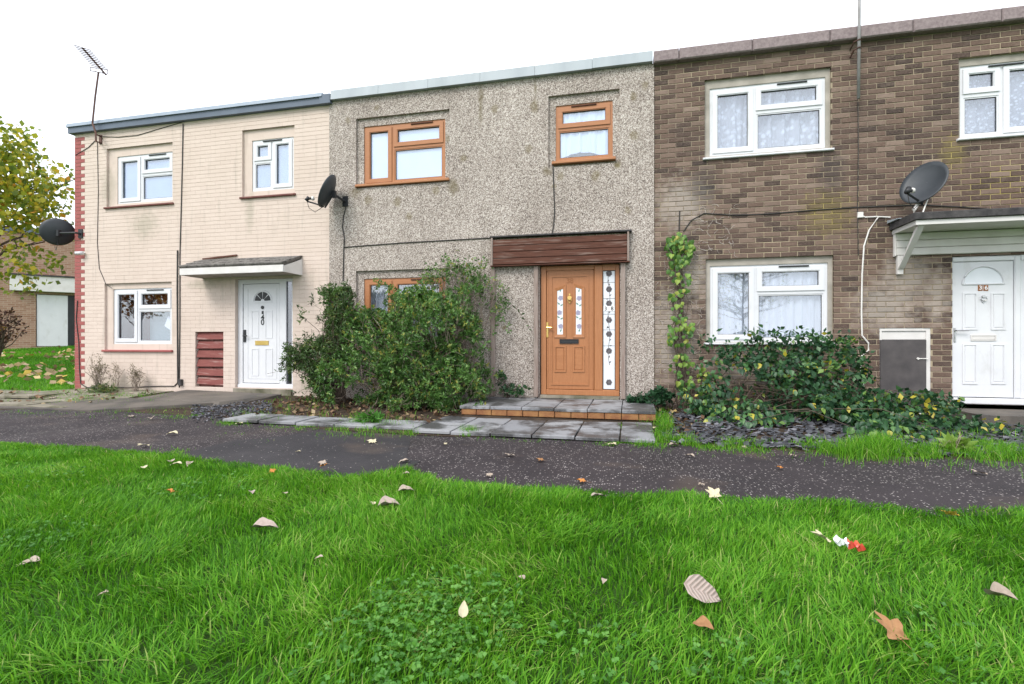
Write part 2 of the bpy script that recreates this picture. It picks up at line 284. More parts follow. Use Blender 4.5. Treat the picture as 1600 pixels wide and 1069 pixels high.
# ------------------------------------------------------------------ mesh helpers
class MB:
    def __init__(s): s.v = []; s.f = []
    def add(s, vs, fs):
        o = len(s.v); s.v += [tuple(p) for p in vs]; s.f += [tuple(o+i for i in q) for q in fs]; return s
    def box(s, x0, x1, y0, y1, z0, z1):
        return s.add([(x0, y0, z0), (x1, y0, z0), (x1, y1, z0), (x0, y1, z0), (x0, y0, z1), (x1, y0, z1), (x1, y1, z1), (x0, y1, z1)],
                     [(0, 3, 2, 1), (4, 5, 6, 7), (0, 1, 5, 4), (1, 2, 6, 5), (2, 3, 7, 6), (3, 0, 4, 7)])
    def bevbox(s, x0, x1, y0, y1, z0, z1, b=.006):     # front (y0) face chamfered
        v = [(x0, y1, z0), (x1, y1, z0), (x1, y1, z1), (x0, y1, z1), (x0, y0+b, z0), (x1, y0+b, z0), (x1, y0+b, z1), (x0, y0+b, z1), (x0+b, y0, z0+b), (x1-b, y0, z0+b), (x1-b, y0, z1-b), (x0+b, y0, z1-b)]
        return s.add(v, [(3, 2, 1, 0), (0, 1, 5, 4), (1, 2, 6, 5), (2, 3, 7, 6), (3, 0, 4, 7), (4, 5, 9, 8), (5, 6, 10, 9), (6, 7, 11, 10), (7, 4, 8, 11), (8, 9, 10, 11)])
    def hexa(s, p): return s.add(p, [(0, 3, 2, 1), (4, 5, 6, 7), (0, 1, 5, 4), (1, 2, 6, 5), (2, 3, 7, 6), (3, 0, 4, 7)])
    def tube(s, pts, r, seg=5, r1=None):
        pts = [Vector(p) for p in pts]; n = len(pts); rings = []
        for i, p in enumerate(pts):
            d = (pts[min(i+1, n-1)]-pts[max(i-1, 0)]).normalized()
            a = d.cross(Vector((0, 0, 1)) if abs(d.z) < .9 else Vector((1, 0, 0))).normalized(); b = d.cross(a)
            rr = r if r1 is None else r+(r1-r)*i/(n-1)
            rings.append([p+rr*(a*math.cos(2*math.pi*k/seg)+b*math.sin(2*math.pi*k/seg)) for k in range(seg)])
        vs = [q for g in rings for q in g]; fs = []
        for i in range(n-1):
            for k in range(seg): fs.append((i*seg+k, i*seg+(k+1) % seg, (i+1)*seg+(k+1) % seg, (i+1)*seg+k))
        fs.append(tuple(range(seg))[::-1]); fs.append(tuple((n-1)*seg+k for k in range(seg))); return s.add(vs, fs)
    def prism(s, poly, y0, y1):          # polygon in XZ extruded along Y
        n = len(poly); vs = [(x, y0, z) for x, z in poly]+[(x, y1, z) for x, z in poly]
        fs = [tuple(range(n)), tuple(range(2*n-1, n-1, -1))]+[(i, n+i, n+(i+1) % n, (i+1) % n) for i in range(n)]; return s.add(vs, fs)
    def disc(s, x, z, r, y0, y1, seg=10, rz=None): return s.prism([(x+r*math.cos(2*math.pi*k/seg), z+(rz or r)*math.sin(2*math.pi*k/seg)) for k in range(seg)], y0, y1)
    def mesh(s, name):
        me = bpy.data.meshes.new(name); me.from_pydata(s.v, [], s.f); me.validate()
        bm = bmesh.new(); bm.from_mesh(me); bmesh.ops.recalc_face_normals(bm, faces=bm.faces); bm.to_mesh(me); bm.free(); return me
    def build(s, name, mat, parent=None, smooth=False, **tags):
        me = s.mesh(name); me.materials.append(MT[mat] if isinstance(mat, str) else mat)
        if smooth: me.polygons.foreach_set('use_smooth', [True]*len(me.polygons))
        return link(name, me, parent, **tags)
def link(name, me, parent=None, label=None, category=None, group=None, kind=None, recentre=True):
    o = bpy.data.objects.new(name, me); C.objects.link(o)
    if parent is not None:
        o.parent = parent
        if parent.type == 'EMPTY': o.matrix_parent_inverse = Matrix.Translation(-parent.location)
    elif recentre and len(me.vertices):
        co = np.empty(len(me.vertices)*3); me.vertices.foreach_get('co', co); co = co.reshape(-1, 3)
        c = (co.min(0)+co.max(0))/2; c[2] = co[:, 2].min(); me.vertices.foreach_set('co', (co-c).ravel()); o.location = c; me.update()
    tag(o, label, category, group, kind); return o
def tag(o, label=None, category=None, group=None, kind=None):
    for k, v in (('label', label), ('category', category), ('group', group), ('kind', kind)):
        if v: o[k] = v
    return o
def thing(name, loc, label, category, group=None):
    o = bpy.data.objects.new(name, None); o.empty_display_size = .2; C.objects.link(o); o.location = loc; return tag(o, label, category, group)
def np_mesh(name, v, f, mat, tint=None, smooth=False):   # v (n,3), f (m,k) arrays of equal-sided faces
    me = bpy.data.meshes.new(name); k = f.shape[1]; me.vertices.add(len(v)); me.vertices.foreach_set('co', np.ascontiguousarray(v, np.float32).ravel())
    me.loops.add(f.size); me.loops.foreach_set('vertex_index', np.ascontiguousarray(f, np.int32).ravel())
    me.polygons.add(len(f)); me.polygons.foreach_set('loop_start', np.arange(0, f.size, k, dtype=np.int32))
    try: me.polygons.foreach_set('loop_total', np.full(len(f), k, np.int32))
    except Exception: pass
    if tint is not None:
        a = me.attributes.new('tint', 'FLOAT', 'POINT'); a.data.foreach_set('value', np.ascontiguousarray(tint, np.float32))
    me.update(calc_edges=True); me.materials.append(MT[mat])
    if smooth: me.polygons.foreach_set('use_smooth', [True]*len(f))
    return me
def wall_mesh(x0, x1, z0, z1, holes, y=0.0, depth=.12):
    mb = MB(); xs = sorted({x0, x1, *[a for h in holes for a in h[:2] if x0 < a < x1]}); zs = sorted({z0, z1, *[a for h in holes for a in h[2:] if z0 < a < z1]})
    for i in range(len(xs)-1):
        for j in range(len(zs)-1):
            mx_, mz = (xs[i]+xs[i+1])/2, (zs[j]+zs[j+1])/2
            if any(h[0] < mx_ < h[1] and h[2] < mz < h[3] for h in holes): continue
            mb.add([(xs[i], y, zs[j]), (xs[i+1], y, zs[j]), (xs[i+1], y, zs[j+1]), (xs[i], y, zs[j+1])], [(0, 1, 2, 3)])
    for a, b, c, d in holes:
        y1 = y+depth
        for p in (((a, c), (a, d)), ((b, d), (b, c)), ((a, d), (b, d)), ((b, c), (a, c))):
            (xa, za), (xb, zb) = p; mb.add([(xa, y, za), (xb, y, zb), (xb, y1, zb), (xa, y1, za)], [(0, 1, 2, 3)])
    return mb
def wall_obj(mb, name, mat, parent):
    me = bpy.data.meshes.new(name); me.from_pydata(mb.v, [], mb.f)
    bm = bmesh.new(); bm.from_mesh(me); bmesh.ops.remove_doubles(bm, verts=bm.verts, dist=1e-5); bmesh.ops.recalc_face_normals(bm, faces=bm.faces); bm.to_mesh(me); bm.free()
    me.materials.append(MT[mat]); return link(name, me, parent)
def ring(mb, o, i, y0, y1):             # rectangular ring in XZ, o and i = x0,x1,z0,z1
    mb.box(o[0], i[0], y0, y1, o[2], o[3]); mb.box(i[1], o[1], y0, y1, o[2], o[3]); mb.box(i[0], i[1], y0, y1, o[2], i[2]); mb.box(i[0], i[1], y0, y1, i[3], o[3]); return mb
def snap(z): return BZ0+round((z-BZ0)/.075)*.075
def brick_rects(x0, x1, z0, z1, holes, j=.010):
    L, H = .225, .075; k = 0
    for k in range(int((z1-BZ0)/H)+1):
        za = BZ0+k*H
        if za < z0-1e-4 or za+.02 > z1: continue
        zt = min(za+H-j, z1); mid = za+H/2; spans = [(x0, x1)]
        for h in holes:
            if h[2] < mid < h[3]:
                ns = []
                for a, b in spans:
                    if h[1] <= a or h[0] >= b: ns.append((a, b)); continue
                    if h[0] > a: ns.append((a, h[0]))
                    if h[1] < b: ns.append((h[1], b))
                spans = ns
        off = .1125 if k % 2 else 0
        i0 = int(math.floor((x0+off)/L))-1; i1 = int(math.ceil((x1+off)/L))+1
        for i in range(i0, i1):
            ba, bb = i*L-off+j/2, (i+1)*L-off-j/2
            for a, b in spans:
                ca, cb = max(ba, a), min(bb, b)
                if cb-ca > .022: yield ca, cb, za, zt

# ------------------------------------------------------------------ ground, path
xs = np.unique(np.concatenate([np.linspace(-150, -30, 13), np.arange(-30, 10.01, .4), np.linspace(11, 150, 14)]))
ys = np.unique(np.concatenate([np.linspace(-120, -10, 12), np.arange(-10, 16, .4), np.linspace(17, 160, 14)]))
gx, gy = np.meshgrid(xs, ys); gz = ground_z(gx, gy)-.012
n_x = len(xs); v = np.stack([gx.ravel(), gy.ravel(), gz.ravel()], 1); a = np.arange(len(ys)-1)[:, None]*n_x+np.arange(n_x-1)[None, :]
f = np.stack([a, a+1, a+n_x+1, a+n_x], -1).reshape(-1, 4)
link('ground', np_mesh('ground', v, f, 'farlawn', None, True), None, 'green grassy ground around the terrace', 'ground', kind='structure', recentre=False)
NEAR = [(-20, -3.95), *[G(x, y+4, .03) for x, y in ((0, 686), (150, 693), (300, 706), (375, 717), (470, 727), (560, 735), (640, 723), (690, 746), (800, 752), (900, 757), (1050, 764), (1180, 771), (1300, 773), (1450, 788), (1600, 786))], (14, -3.9)]
FAR = [(-20, -2.1), *[G(x, y, .02) for x, y in ((0, 642), (110, 640), (240, 648), (330, 652), (430, 662), (520, 672), (600, 676), (700, 682), (800, 682), (900, 687), (1020, 690), (1100, 697), (1250, 704), (1400, 712), (1600, 722))], (14, -2.4)]
NEAR.sort(); FAR.sort()
near_y = lambda X: np.interp(X, [p[0] for p in NEAR], [p[1] for p in NEAR])
far_y = lambda X: np.interp(X, [p[0] for p in FAR], [p[1] for p in FAR])
def strip(name, mat, X0, X1, ya, yb, zf, label, cat, nx=160, ny=8, kind='structure'):
    X = np.linspace(X0, X1, nx); t_ = np.linspace(0, 1, ny); A = ya(X); B = yb(X); gx = np.repeat(X[:, None], ny, 1); gy = A[:, None]+(B-A)[:, None]*t_[None, :]; gz = zf(gx, gy)
    v = np.stack([gx.ravel(), gy.ravel(), gz.ravel()], 1); a = np.arange(nx-1)[:, None]*ny+np.arange(ny-1)[None, :]
    f = np.stack([a, a+ny, a+ny+1, a+1], -1).reshape(-1, 4)
    return link(name, np_mesh(name, v, f, mat, None, True), None, label, cat, kind=kind, recentre=False)
pz = lambda X, Y: ground_z(X, Y)+.006+.012*(vnoise(X, Y, .8)-.5)
strip('path', 'asphalt', -20, 14, lambda X: near_y(X)-.12, lambda X: far_y(X)+.02, pz, 'dark asphalt footpath with pale stone chippings', 'path', 240, 14)
PX0, PX1 = G(365, 690)[0], G(690, 705)[0]
strip('tarmac_patch', 'tarmac', PX0, PX1, lambda X: near_y(X)-.1, lambda X: far_y(X)-.02-.9*smooth(PX0+.75, PX0, X)-1.2*smooth(PX1-.75, PX1, X)-.05*vnoise(X, X*0, 4), lambda X, Y: pz(X, Y)+.005, 'smooth black tarmac repair patch in the footpath', 'path', 60, 10)
strip('lawn', 'lawnsoil', -16, 12, lambda X: X*0-12.0, lambda X: near_y(X)-.02, lambda X, Y: ground_z(X, Y)+.002+.03*(vnoise(X, Y, 1.1)-.3)*smooth(near_y(X), near_y(X)-.4, Y), 'front lawn soil under the long grass', 'lawn', 160, 60)
strip('soil_bed', 'soil', -10.6, 6, lambda X: far_y(X)+.03, lambda X: X*0+.02, lambda X, Y: ground_z(X, Y)-.004+.02*(vnoise(X, Y, 5)-.5), 'dark soil bed along the foot of the houses', 'soil', 200, 20)

# ------------------------------------------------------------------ windows
def window(parent, hole, fr, style, wy, mats, sill, band_mat, m=.38, tr=.40):
    """hole, fr = x0,x1,z0,z1 of the opening and of the frame; wy = wall face"""
    frm, sashm, sillm = mats
    win = thing_part('window', parent)
    if band_mat: ring(MB(), hole, fr, wy+.045, wy+.12).build('surround', band_mat, win)
    y0 = wy+.062 if band_mat else wy+.05
    x0, x1, z0, z1 = fr; b = .052; ix0, ix1, iz0, iz1 = x0+b, x1-b, z0+b, z1-b
    mb = MB(); ring(mb, fr, (ix0, ix1, iz0, iz1), y0, y0+.06)
    xm = x0+(x1-x0)*m; zt = z1-(z1-z0)*tr; hb = .03; lights = []
    if style == 'A':      # tall casement on the left, vent over fixed light on the right
        mb.box(xm-hb, xm+hb, y0, y0+.06, iz0, iz1); mb.box(xm+hb, ix1, y0, y0+.06, zt-hb, zt+hb)
        lights = [(ix0, xm-hb, iz0, iz1, 1), (xm+hb, ix1, zt+hb, iz1, 1), (xm+hb, ix1, iz0, zt-hb, 0)]
    elif style == 'B':    # vent over fixed light on the left, tall casement on the right
        mb.box(xm-hb, xm+hb, y0, y0+.06, iz0, iz1); mb.box(ix0, xm-hb, y0, y0+.06, zt-hb, zt+hb)
        lights = [(ix0, xm-hb, zt+hb, iz1, 1), (ix0, xm-hb, iz0, zt-hb, 0), (xm+hb, ix1, iz0, iz1, 1)]
    else:                 # vent over fixed light
        mb.box(ix0, ix1, y0, y0+.06, zt-hb, zt+hb)
        lights = [(ix0, ix1, zt+hb, iz1, 1), (ix0, ix1, iz0, zt-hb, 0)]
    mb.build('frame', frm, win)
    for a, b_, c, d, op in lights:
        if op:
            s_ = .05; mb = MB(); o = (a-.012, b_+.012, c-.012, d+.012); i = (a+s_, b_-s_, c+s_, d-s_); ring(mb, o, i, y0-.016, y0-.001)
            g = .012; ring(mb, i, (i[0]+g, i[1]-g, i[2]+g, i[3]-g), y0-.008, y0+.02)
            mb.build('sash', sashm, win); pa = (i[0]+g, i[1]-g, i[2]+g, i[3]-g)
        else:
            g = .018; pa = (a+g, b_-g, c+g, d-g); ring(MB(), (a, b_, c, d), pa, y0+.008, y0+.035).build('bead', sashm, win)
        MB().box(pa[0]-.004, pa[1]+.004, y0+.022, y0+.028, pa[2]-.004, pa[3]+.004).build('pane', 'glass', win)
        ring(MB(), (pa[0], pa[1], pa[2], pa[3]), (pa[0]+.006, pa[1]-.006, pa[2]+.006, pa[3]-.006), y0+.012, y0+.021).build('gasket', 'dark', win)
    vx = x1-(x1-x0)*(.28 if style == 'A' else .5)
    MB().bevbox(vx-.2, vx+.2, y0-.034, y0-.017, z1-.048, z1-.028, .004).build('trickle_vent', 'dark' if frm == 'upvc' else 'plank', win)
    so_, sz, sh, sm = sill
    MB().bevbox(hole[0]-so_, hole[1]+so_, wy-.045, y0+.02, sz-sh, sz, .008).build('sill', sm, win)
    return win, y0+.09
def thing_part(name, parent):           # an empty part that groups sub-parts
    o = bpy.data.objects.new(name, None); o.empty_display_size = .1; C.objects.link(o); o.parent = parent
    if parent.type == 'EMPTY': o.matrix_parent_inverse = Matrix.Translation(-parent.location)
    return o
def curtain(x0, x1, z0, z1, y, mat, label, amp=.03, folds=9, hem=0, name='net_curtain', cat='curtain'):
    nx, nz = 90, 8; X = np.linspace(x0, x1, nx); Z = np.linspace(z0, z1, nz); ph = rng.random()*6
    gx, gz = np.meshgrid(X, Z, indexing='ij'); u = (gx-x0)/(x1-x0)
    gy = y+amp*(np.sin(u*folds*6.283+ph+1.3*np.sin(u*9+ph)))*(1-.35*(gz-z0)/(z1-z0))+amp*.5*np.sin(u*folds*14+ph*2)
    if hem: gz = gz+hem*np.abs(np.sin(u*3.1+ph))*(1-(gz-z0)/(z1-z0))
    v = np.stack([gx.ravel(), gy.ravel(), gz.ravel()], 1); a = np.arange(nx-1)[:, None]*nz+np.arange(nz-1)[None, :]
    f = np.stack([a, a+nz, a+nz+1, a+1], -1).reshape(-1, 4)
    return link(name, np_mesh(name, v, f, mat, None, True), None, label, cat)
def shell(house, x0, x1, zt):           # rest of the house body
    MB().box(x0, x1, .32, 8.0, zt-.02, zt+.06).build('roof', 'felt', house)
    MB().box(x0, x1, 7.8, 8.0, 0, zt-.03).build('rear_wall', 'interior', house)
    MB().box(x0+.02, x1-.02, .13, 7.7, 2.5, 2.72).build('upper_floor', 'floor', house)
    MB().box(x0+.02, x1-.02, .13, 7.7, -.1, .06).build('ground_floor', 'floor', house)
def side_wall(house, x0, x1, zt, mat): MB().box(x0, x1, .125, 7.79, -.1, zt-.03).build('side_wall', mat, house)
def lettering(txt, x, z, size, y, mat, parent, name='number', thick=.003):
    cu = bpy.data.curves.new('txt', 'FONT'); cu.body = txt; cu.size = size; cu.extrude = thick/2; cu.align_x = 'CENTER'; cu.align_y = 'CENTER'; cu.offset = size*.015
    ob = bpy.data.objects.new('txt', cu); C.objects.link(ob); dg = bpy.context.evaluated_depsgraph_get()
    me = bpy.data.meshes.new_from_object(ob.evaluated_get(dg)); bpy.data.objects.remove(ob)
    me.transform(Matrix.Translation((x, y, z)) @ Matrix.Rotation(R(90), 4, 'X')); me.materials.clear(); me.materials.append(MT[mat]); me.name = name
    return link(name, me, parent)
def panel_ring(mb, x0, x1, z0, z1, y, w_=.018, d=.008):     # raised moulding
    ring(mb, (x0, x1, z0, z1), (x0+w_, x1-w_, z0+w_, z1-w_), y-d, y+.002); return mb

# ------------------------------------------------------------------ house with cream painted brick (number 40)
XA, XB, XC, XD = -11.05, -5.225, .353, 5.98
h40 = thing('terraced_house', (-8.1, 0, 0), 'end house of painted cream brick with red toothed corner and slate-blue roof edge', 'house', 'houses of the terrace')
ZT40 = 5.33
H40 = [(-10.24, -8.63, snap(3.80), snap(4.97)), (-10.29, -8.65, snap(.95), snap(2.29)), (-7.06, -5.945, snap(3.80), snap(5.02)), (-7.215, -5.985, snap(.24), snap(2.29)), (-8.107, -7.47, snap(.25), snap(1.31))]
wall40 = wall_obj(wall_mesh(XA, XB, -.1, ZT40, H40, .005, .12), 'wall', 'cream', h40)
REDW = .16
mb = MB()
for a, b, c, d in brick_rects(XA+REDW+.1, XB, BZ0, ZT40, H40, .006):
    j = random.uniform(-.0012, .0012); mb.bevbox(a-.0029, b+.0029, j*.6, .02, c, d+.0012, .0016)
mb.build('painted_brick', 'cream', wall40, kind='stuff')
k = 0; zc = BZ0
while zc+.07 < ZT40:
    MB().bevbox(XA, XA+REDW+(.1 if k % 2 else 0)-.004, -.004, .02, zc, zc+.069, .003).build('quoin_brick', 'redpaint', wall40)
    if not k % 2: MB().bevbox(XA+REDW, XA+REDW+.097, 0, .02, zc, zc+.069, .003).build('brick', 'cream', wall40)
    zc += .075; k += 1
side_wall(h40, XA, XA+.12, ZT40, 'redpaint'); shell(h40, XA, XB, ZT40)
MB().box(XA-.07, XB-.02, -.085, .3, ZT40+.0, ZT40+.115).build('fascia', 'bluegrey', h40)
MB().hexa([(XA-.09, -.115, ZT40+.117), (XB-.1, -.115, ZT40+.117), (XB-.1, .3, ZT40+.117), (XA-.09, .3, ZT40+.117), (XA-.09, -.095, ZT40+.19), (XB-.1, -.095, ZT40+.19), (XB-.1, .3, ZT40+.20), (XA-.09, .3, ZT40+.20)]).build('roof_edge_trim', 'palegrey', h40)
MB().box(XB-.15, XB+.06, -.10, .3, ZT40-.005, ZT40+.155).build('fascia_end_cap', 'bluegrey', h40)
wm = ('upvc', 'upvc', 'sillred')
_, yc = window(h40, H40[0], (-10.02, -8.645, 3.86, 4.81), 'A', 0, wm, (.03, snap(3.80)+.025, .035, 'sillred'), 'cream', .42, .42)
curtain(-10.0, -8.66, 3.86, 4.8, yc-.045, 'bluegreyblind', 'pale blue blind behind the wide upstairs window of the cream house', .002, 3, name='window_blind', cat='blind')
_, yc = window(h40, H40[1], (-10.12, -8.69, 1.06, 2.16), 'A', 0, wm, (.03, snap(.95)+.025, .04, 'redpaint'), 'cream', .42, .38)
MB().box(-9.47, -8.72, yc+.12, yc+.125, 1.08, 1.75).build('window_blind', 'tealblind', None, label='grey-green slatted blind in the downstairs window of the cream house', category='blind')
MB().hexa([(-9.02, yc+.03, 1.42), (-8.78, yc+.03, 1.28), (-8.78, yc+.034, 1.28), (-9.02, yc+.034, 1.42), (-8.93, yc+.03, 1.62), (-8.75, yc+.03, 1.55), (-8.75, yc+.034, 1.55), (-8.93, yc+.034, 1.62)]).build('paper_sheet', 'white', None, label='white sheet of paper leaning inside the downstairs window of the cream house', category='paper')
_, yc = window(h40, H40[2], (-6.88, -5.995, 3.905, 4.855), 'B', 0, wm, (.03, snap(3.80)+.025, .035, 'sillred'), 'cream', .48, .42)
curtain(-6.86, -6.01, 3.9, 4.85, yc-.045, 'bluegreyblind', 'pale blind behind the narrow upstairs window of the cream house', .002, 3, name='window_blind', cat='blind')
MB().box(*H40[1][:1], -10.0, -.004, .004, .98, 1.0) if False else None
# front door
def door_root(parent): return thing_part('front_door', parent)
d = door_root(h40); Y = .075; P = lambda x, y: W(x, y, Y)
a = H40[3]; dz0 = .255; dz1 = a[3]-.003
lx0, lx1 = P(379, 500)[0], P(437, 500)[0]; sx0, sx1 = P(446.8, 500)[0], P(456, 500)[0]
mb = MB(); ring(mb, (a[0]+.004, sx0-.0, dz0, dz1), (lx0, lx1, dz0+.07, dz1-.075), Y, Y+.07); mb.box(sx0, sx1, Y, Y+.07, dz0, dz0+.07); mb.box(sx0, sx1, Y, Y+.07, dz1-.05, dz1); mb.box(sx1, a[1]-.003, Y, Y+.07, dz0, dz1); mb.build('door_frame', 'upvc', d)
MB().box(sx0, sx1, Y+.03, Y+.036, dz0+.07, dz1-.05).build('side_light', 'dglass', d)
MB().bevbox(a[0]+.01, a[1]-.01, Y-.03, Y-.001, dz0-.012, dz0+.05, .01).build('threshold', 'upvc', d)
MB().bevbox(lx0+.006, lx1-.006, Y+.012, Y+.06, dz0+.076, dz1-.08, .008).build('door_leaf', 'upvc', d)
yl = Y+.012; P = lambda x, y: W(x, y, yl)
mb = MB(); panel_ring(mb, lx0+.1, lx1-.07, dz0+.16, dz1-.16, yl, .012, .005)
for (xa, xb, ya, yb) in ((393, 404.5, 486, 529), (414.5, 426, 486, 529), (393, 404.5, 545, 588), (414.5, 426, 545, 588)):
    p, q = P(xa, ya), P(xb, yb); panel_ring(mb, p[0], q[0], q[1], p[1], yl, .016, .007)
mb.build('moulding', 'upvc', d)
fx, fz = P(410.4, 471); r0 = .17
for k in range(4):
    a0, a1 = math.pi*(k+.07)/4, math.pi*(k+.93)/4; pts = [(fx+r0*.25*math.cos(a0), fz+r0*.25*math.sin(a0))]+[(fx+r0*math.cos(a0+(a1-a0)*i/4), fz+r0*math.sin(a0+(a1-a0)*i/4)) for i in range(5)]+[(fx+r0*.25*math.cos(a1), fz+r0*.25*math.sin(a1))]
    MB().prism(pts, yl-.004, yl+.002).build('fan_pane', 'dglass' if 0 else 'dark', d)
mb = MB(); mb.tube([(fx+(r0+.025)*math.cos(math.pi*i/14), yl-.002, fz+(r0+.025)*math.sin(math.pi*i/14)) for i in range(15)], .012, 5); mb.box(fx-r0-.035, fx+r0+.035, yl-.01, yl+.002, fz-.03, fz-.012); mb.build('fan_surround', 'upvc', d)
p, q = P(399, 533), P(420, 540); MB().bevbox(p[0], q[0], yl-.012, yl+.004, q[1], p[1], .004).build('letterbox', 'gold', d)
p, q = P(381, 516), P(384.6, 535); mb = MB(); mb.bevbox(p[0], q[0], yl-.02, yl+.002, q[1], p[1], .004); mb.tube([((p[0]+q[0])/2, yl-.01, (p[1]+q[1])/2), ((p[0]+q[0])/2, yl-.055, (p[1]+q[1])/2), ((p[0]+q[0])/2+.09, yl-.055, (p[1]+q[1])/2)], .011, 6); mb.build('handle', 'dark', d)
nx_, nz_ = P(410.5, 481); MB().disc(nx_, nz_, .032, yl-.014, yl+.002, 12).build('knocker', 'dark', d)
MB().bevbox(nx_-.02, nx_+.02, yl-.008, yl+.002, nz_-.125, nz_-.065, .003).build('number_plate', 'dark', d)
lettering('4', nx_, P(410, 497)[1], .15, yl-.004, 'dark', d); lettering('0', nx_, P(410, 504.5)[1], .15, yl-.004, 'dark', d)
MB().box(H40[3][0]-.0, H40[3][1]+.0, -.05, .074, .10, .238).build('door_step', 'paleconc', h40)
# meter hatch with red louvre boards
hl = thing_part('meter_hatch', h40); a = H40[4]
MB().box(a[0]+.002, a[1]-.002, .09, .1, a[2]+.002, a[3]-.002).build('backing', 'sillred', hl)
for i in range(6):
    z1 = a[3]-.01-i*.172; zb = z1-.135; tl = random.uniform(-.012, .012)
    MB().hexa([(a[0]+.01, .02, zb+tl), (a[1]-.01, .02, zb-tl), (a[1]-.01, .04, zb-tl), (a[0]+.01, .04, zb+tl), (a[0]+.01, .055, z1+tl*.5), (a[1]-.01, .055, z1-tl*.5), (a[1]-.01, .075, z1-tl*.5), (a[0]+.01, .075, z1+tl*.5)]).build('board', 'redwood', hl)
MB().box(a[0]+.27, a[0]+.33, .077, .089, a[2]+.02, a[3]-.02).build('batten', 'redwood', hl)
# lean-to door canopy
cn = thing_part('door_canopy', h40); ca, cb, cp = -7.92, -5.80, .5
MB().hexa([(ca, -cp, 2.415), (cb, -cp, 2.415), (cb, -.002, 2.62), (ca, -.002, 2.62), (ca-.02, -cp-.03, 2.455), (cb+.02, -cp-.03, 2.455), (cb+.02, -.002, 2.665), (ca-.02, -.002, 2.665)]).build('canopy_roof', 'shingle', cn)
for r_ in range(3):
    for c_ in range(11):
        xa = ca-.02+(cb-ca+.04)*c_/11+random.uniform(-.004, .004); xb = xa+(cb-ca+.04)/11-.008; y0 = -cp-.035+r_*.165; y1 = y0+.18; zf = lambda y: 2.455+.21*(y+cp+.03)/(cp+.03); o = .012+random.uniform(0, .01)
        MB().hexa([(xa, y0, zf(y0)+.003), (xb, y0, zf(y0)+.003), (xb, y1, zf(y1)+.002), (xa, y1, zf(y1)+.002), (xa, y0, zf(y0)+.006+o), (xb, y0, zf(y0)+.006+o), (xb, y1, zf(y1)+.006), (xa, y1, zf(y1)+.006)]).build('shingle', 'shingle', cn)
MB().bevbox(ca-.01, cb+.01, -cp-.022, -cp-.002, 2.305, 2.425, .004).build('fascia_board', 'upvc2', cn)
for xx, dx in ((cb+.0, .018), (ca-.018, .018)): MB().add([(xx, -cp, 2.305), (xx, -.001, 2.305), (xx, -.001, 2.60), (xx, -cp, 2.41), (xx+dx, -cp, 2.305), (xx+dx, -.001, 2.305), (xx+dx, -.001, 2.60), (xx+dx, -cp, 2.41)], [(0, 1, 2, 3), (7, 6, 5, 4), (0, 4, 5, 1), (1, 5, 6, 2), (2, 6, 7, 3), (3, 7, 4, 0)]).build('cheek', 'upvc2', cn)
MB().box(ca+.002, cb-.002, -cp+.002, -.001, 2.312, 2.325).build('soffit', 'band', cn)
p, q = W(318, 407), W(371, 401); MB().hexa([(p[0], -.03, p[1]), (q[0], -.03, q[1]), (q[0], -.001, q[1]), (p[0], -.001, p[1]), (p[0], -.03, p[1]+.03), (q[0], -.03, q[1]+.03), (q[0], -.001, q[1]+.03), (p[0], -.001, p[1]+.03)]).build('batten', 'plank', cn)

# ------------------------------------------------------------------ pebble-dashed house (number 38)
h38 = thing('terraced_house', (-2.4, 0, 0), 'middle house in speckled pebble-dash with brown window frames and an orange-brown door', 'house', 'houses of the terrace')
ZT38 = 5.375; y38 = -.022
H38 = [(-4.70, -2.965, 3.80, 5.02), (-1.287, -.165, 3.90, 5.05), (-4.70, -2.965, .95, 2.345), (-1.43, -.16, .245, 2.335)]
wall38 = wall_obj(wall_mesh(XB, XC, -.1, ZT38, H38, y38, .14), 'wall', 'pebble', h38)
for xx in (XB, XC):    # returns of the render coat at the party walls
    MB().add([(xx, y38, -.1), (xx, .03, -.1), (xx, .03, ZT38), (xx, y38, ZT38)], [(0, 1, 2, 3)]).build('render_edge', 'pebble', h38)
shell(h38, XB, XC, ZT38); side_wall(h38, XB-.06, XB+.06, ZT38-.06, 'interior'); side_wall(h38, XC-.06, XC+.06, ZT38-.06, 'interior')
np_ = 6; e = np.linspace(XB+.07, XC-.02, np_+1)
for i in range(np_):
    j = random.uniform(-.004, .004); MB().hexa([(e[i]+.002, -.10, ZT38+.002+j), (e[i+1]-.002, -.10, ZT38+.002+j), (e[i+1]-.002, .3, ZT38+.002), (e[i]+.002, .3, ZT38+.002), (e[i]+.002, -.085, ZT38+.165+j), (e[i+1]-.002, -.085, ZT38+.165+j), (e[i+1]-.002, .3, ZT38+.175), (e[i]+.002, .3, ZT38+.175)]).build('roof_edge_panel', 'zinc', h38)
om = ('oak', 'oakh', 'oakh')
_, yc = window(h38, H38[0], (-4.57, -3.055, 3.85, 4.885), 'A', y38, om, (.0, 3.855, .045, 'oakh'), 'pebble', .36, .40)
curtain(-4.56, -3.07, 3.85, 4.88, yc-.045, 'blind', 'white blind behind the wide brown-framed upstairs window', .002, 3, name='window_blind', cat='blind')
MB().prism([(-3.72, 3.93), (-3.62, 3.93), (-3.62, 3.96), (-3.655, 3.97), (-3.655, 4.02), (-3.685, 4.02), (-3.685, 3.97), (-3.72, 3.96)], yc, yc+.03).build('ornament', 'white', None, label='small white ornament on the sill inside the wide brown-framed upstairs window', category='ornament')
_, yc = window(h38, H38[1], (-1.175, -.272, 3.99, 4.90), 'C', y38, om, (-.06, 3.985, .045, 'oakh'), 'pebble', .5, .42)
curtain(-1.16, -.29, 4.02, 4.9, yc-.045, 'blind', 'white ruffled blind behind the small brown-framed upstairs window', .012, 5, .12, name='window_blind', cat='blind')
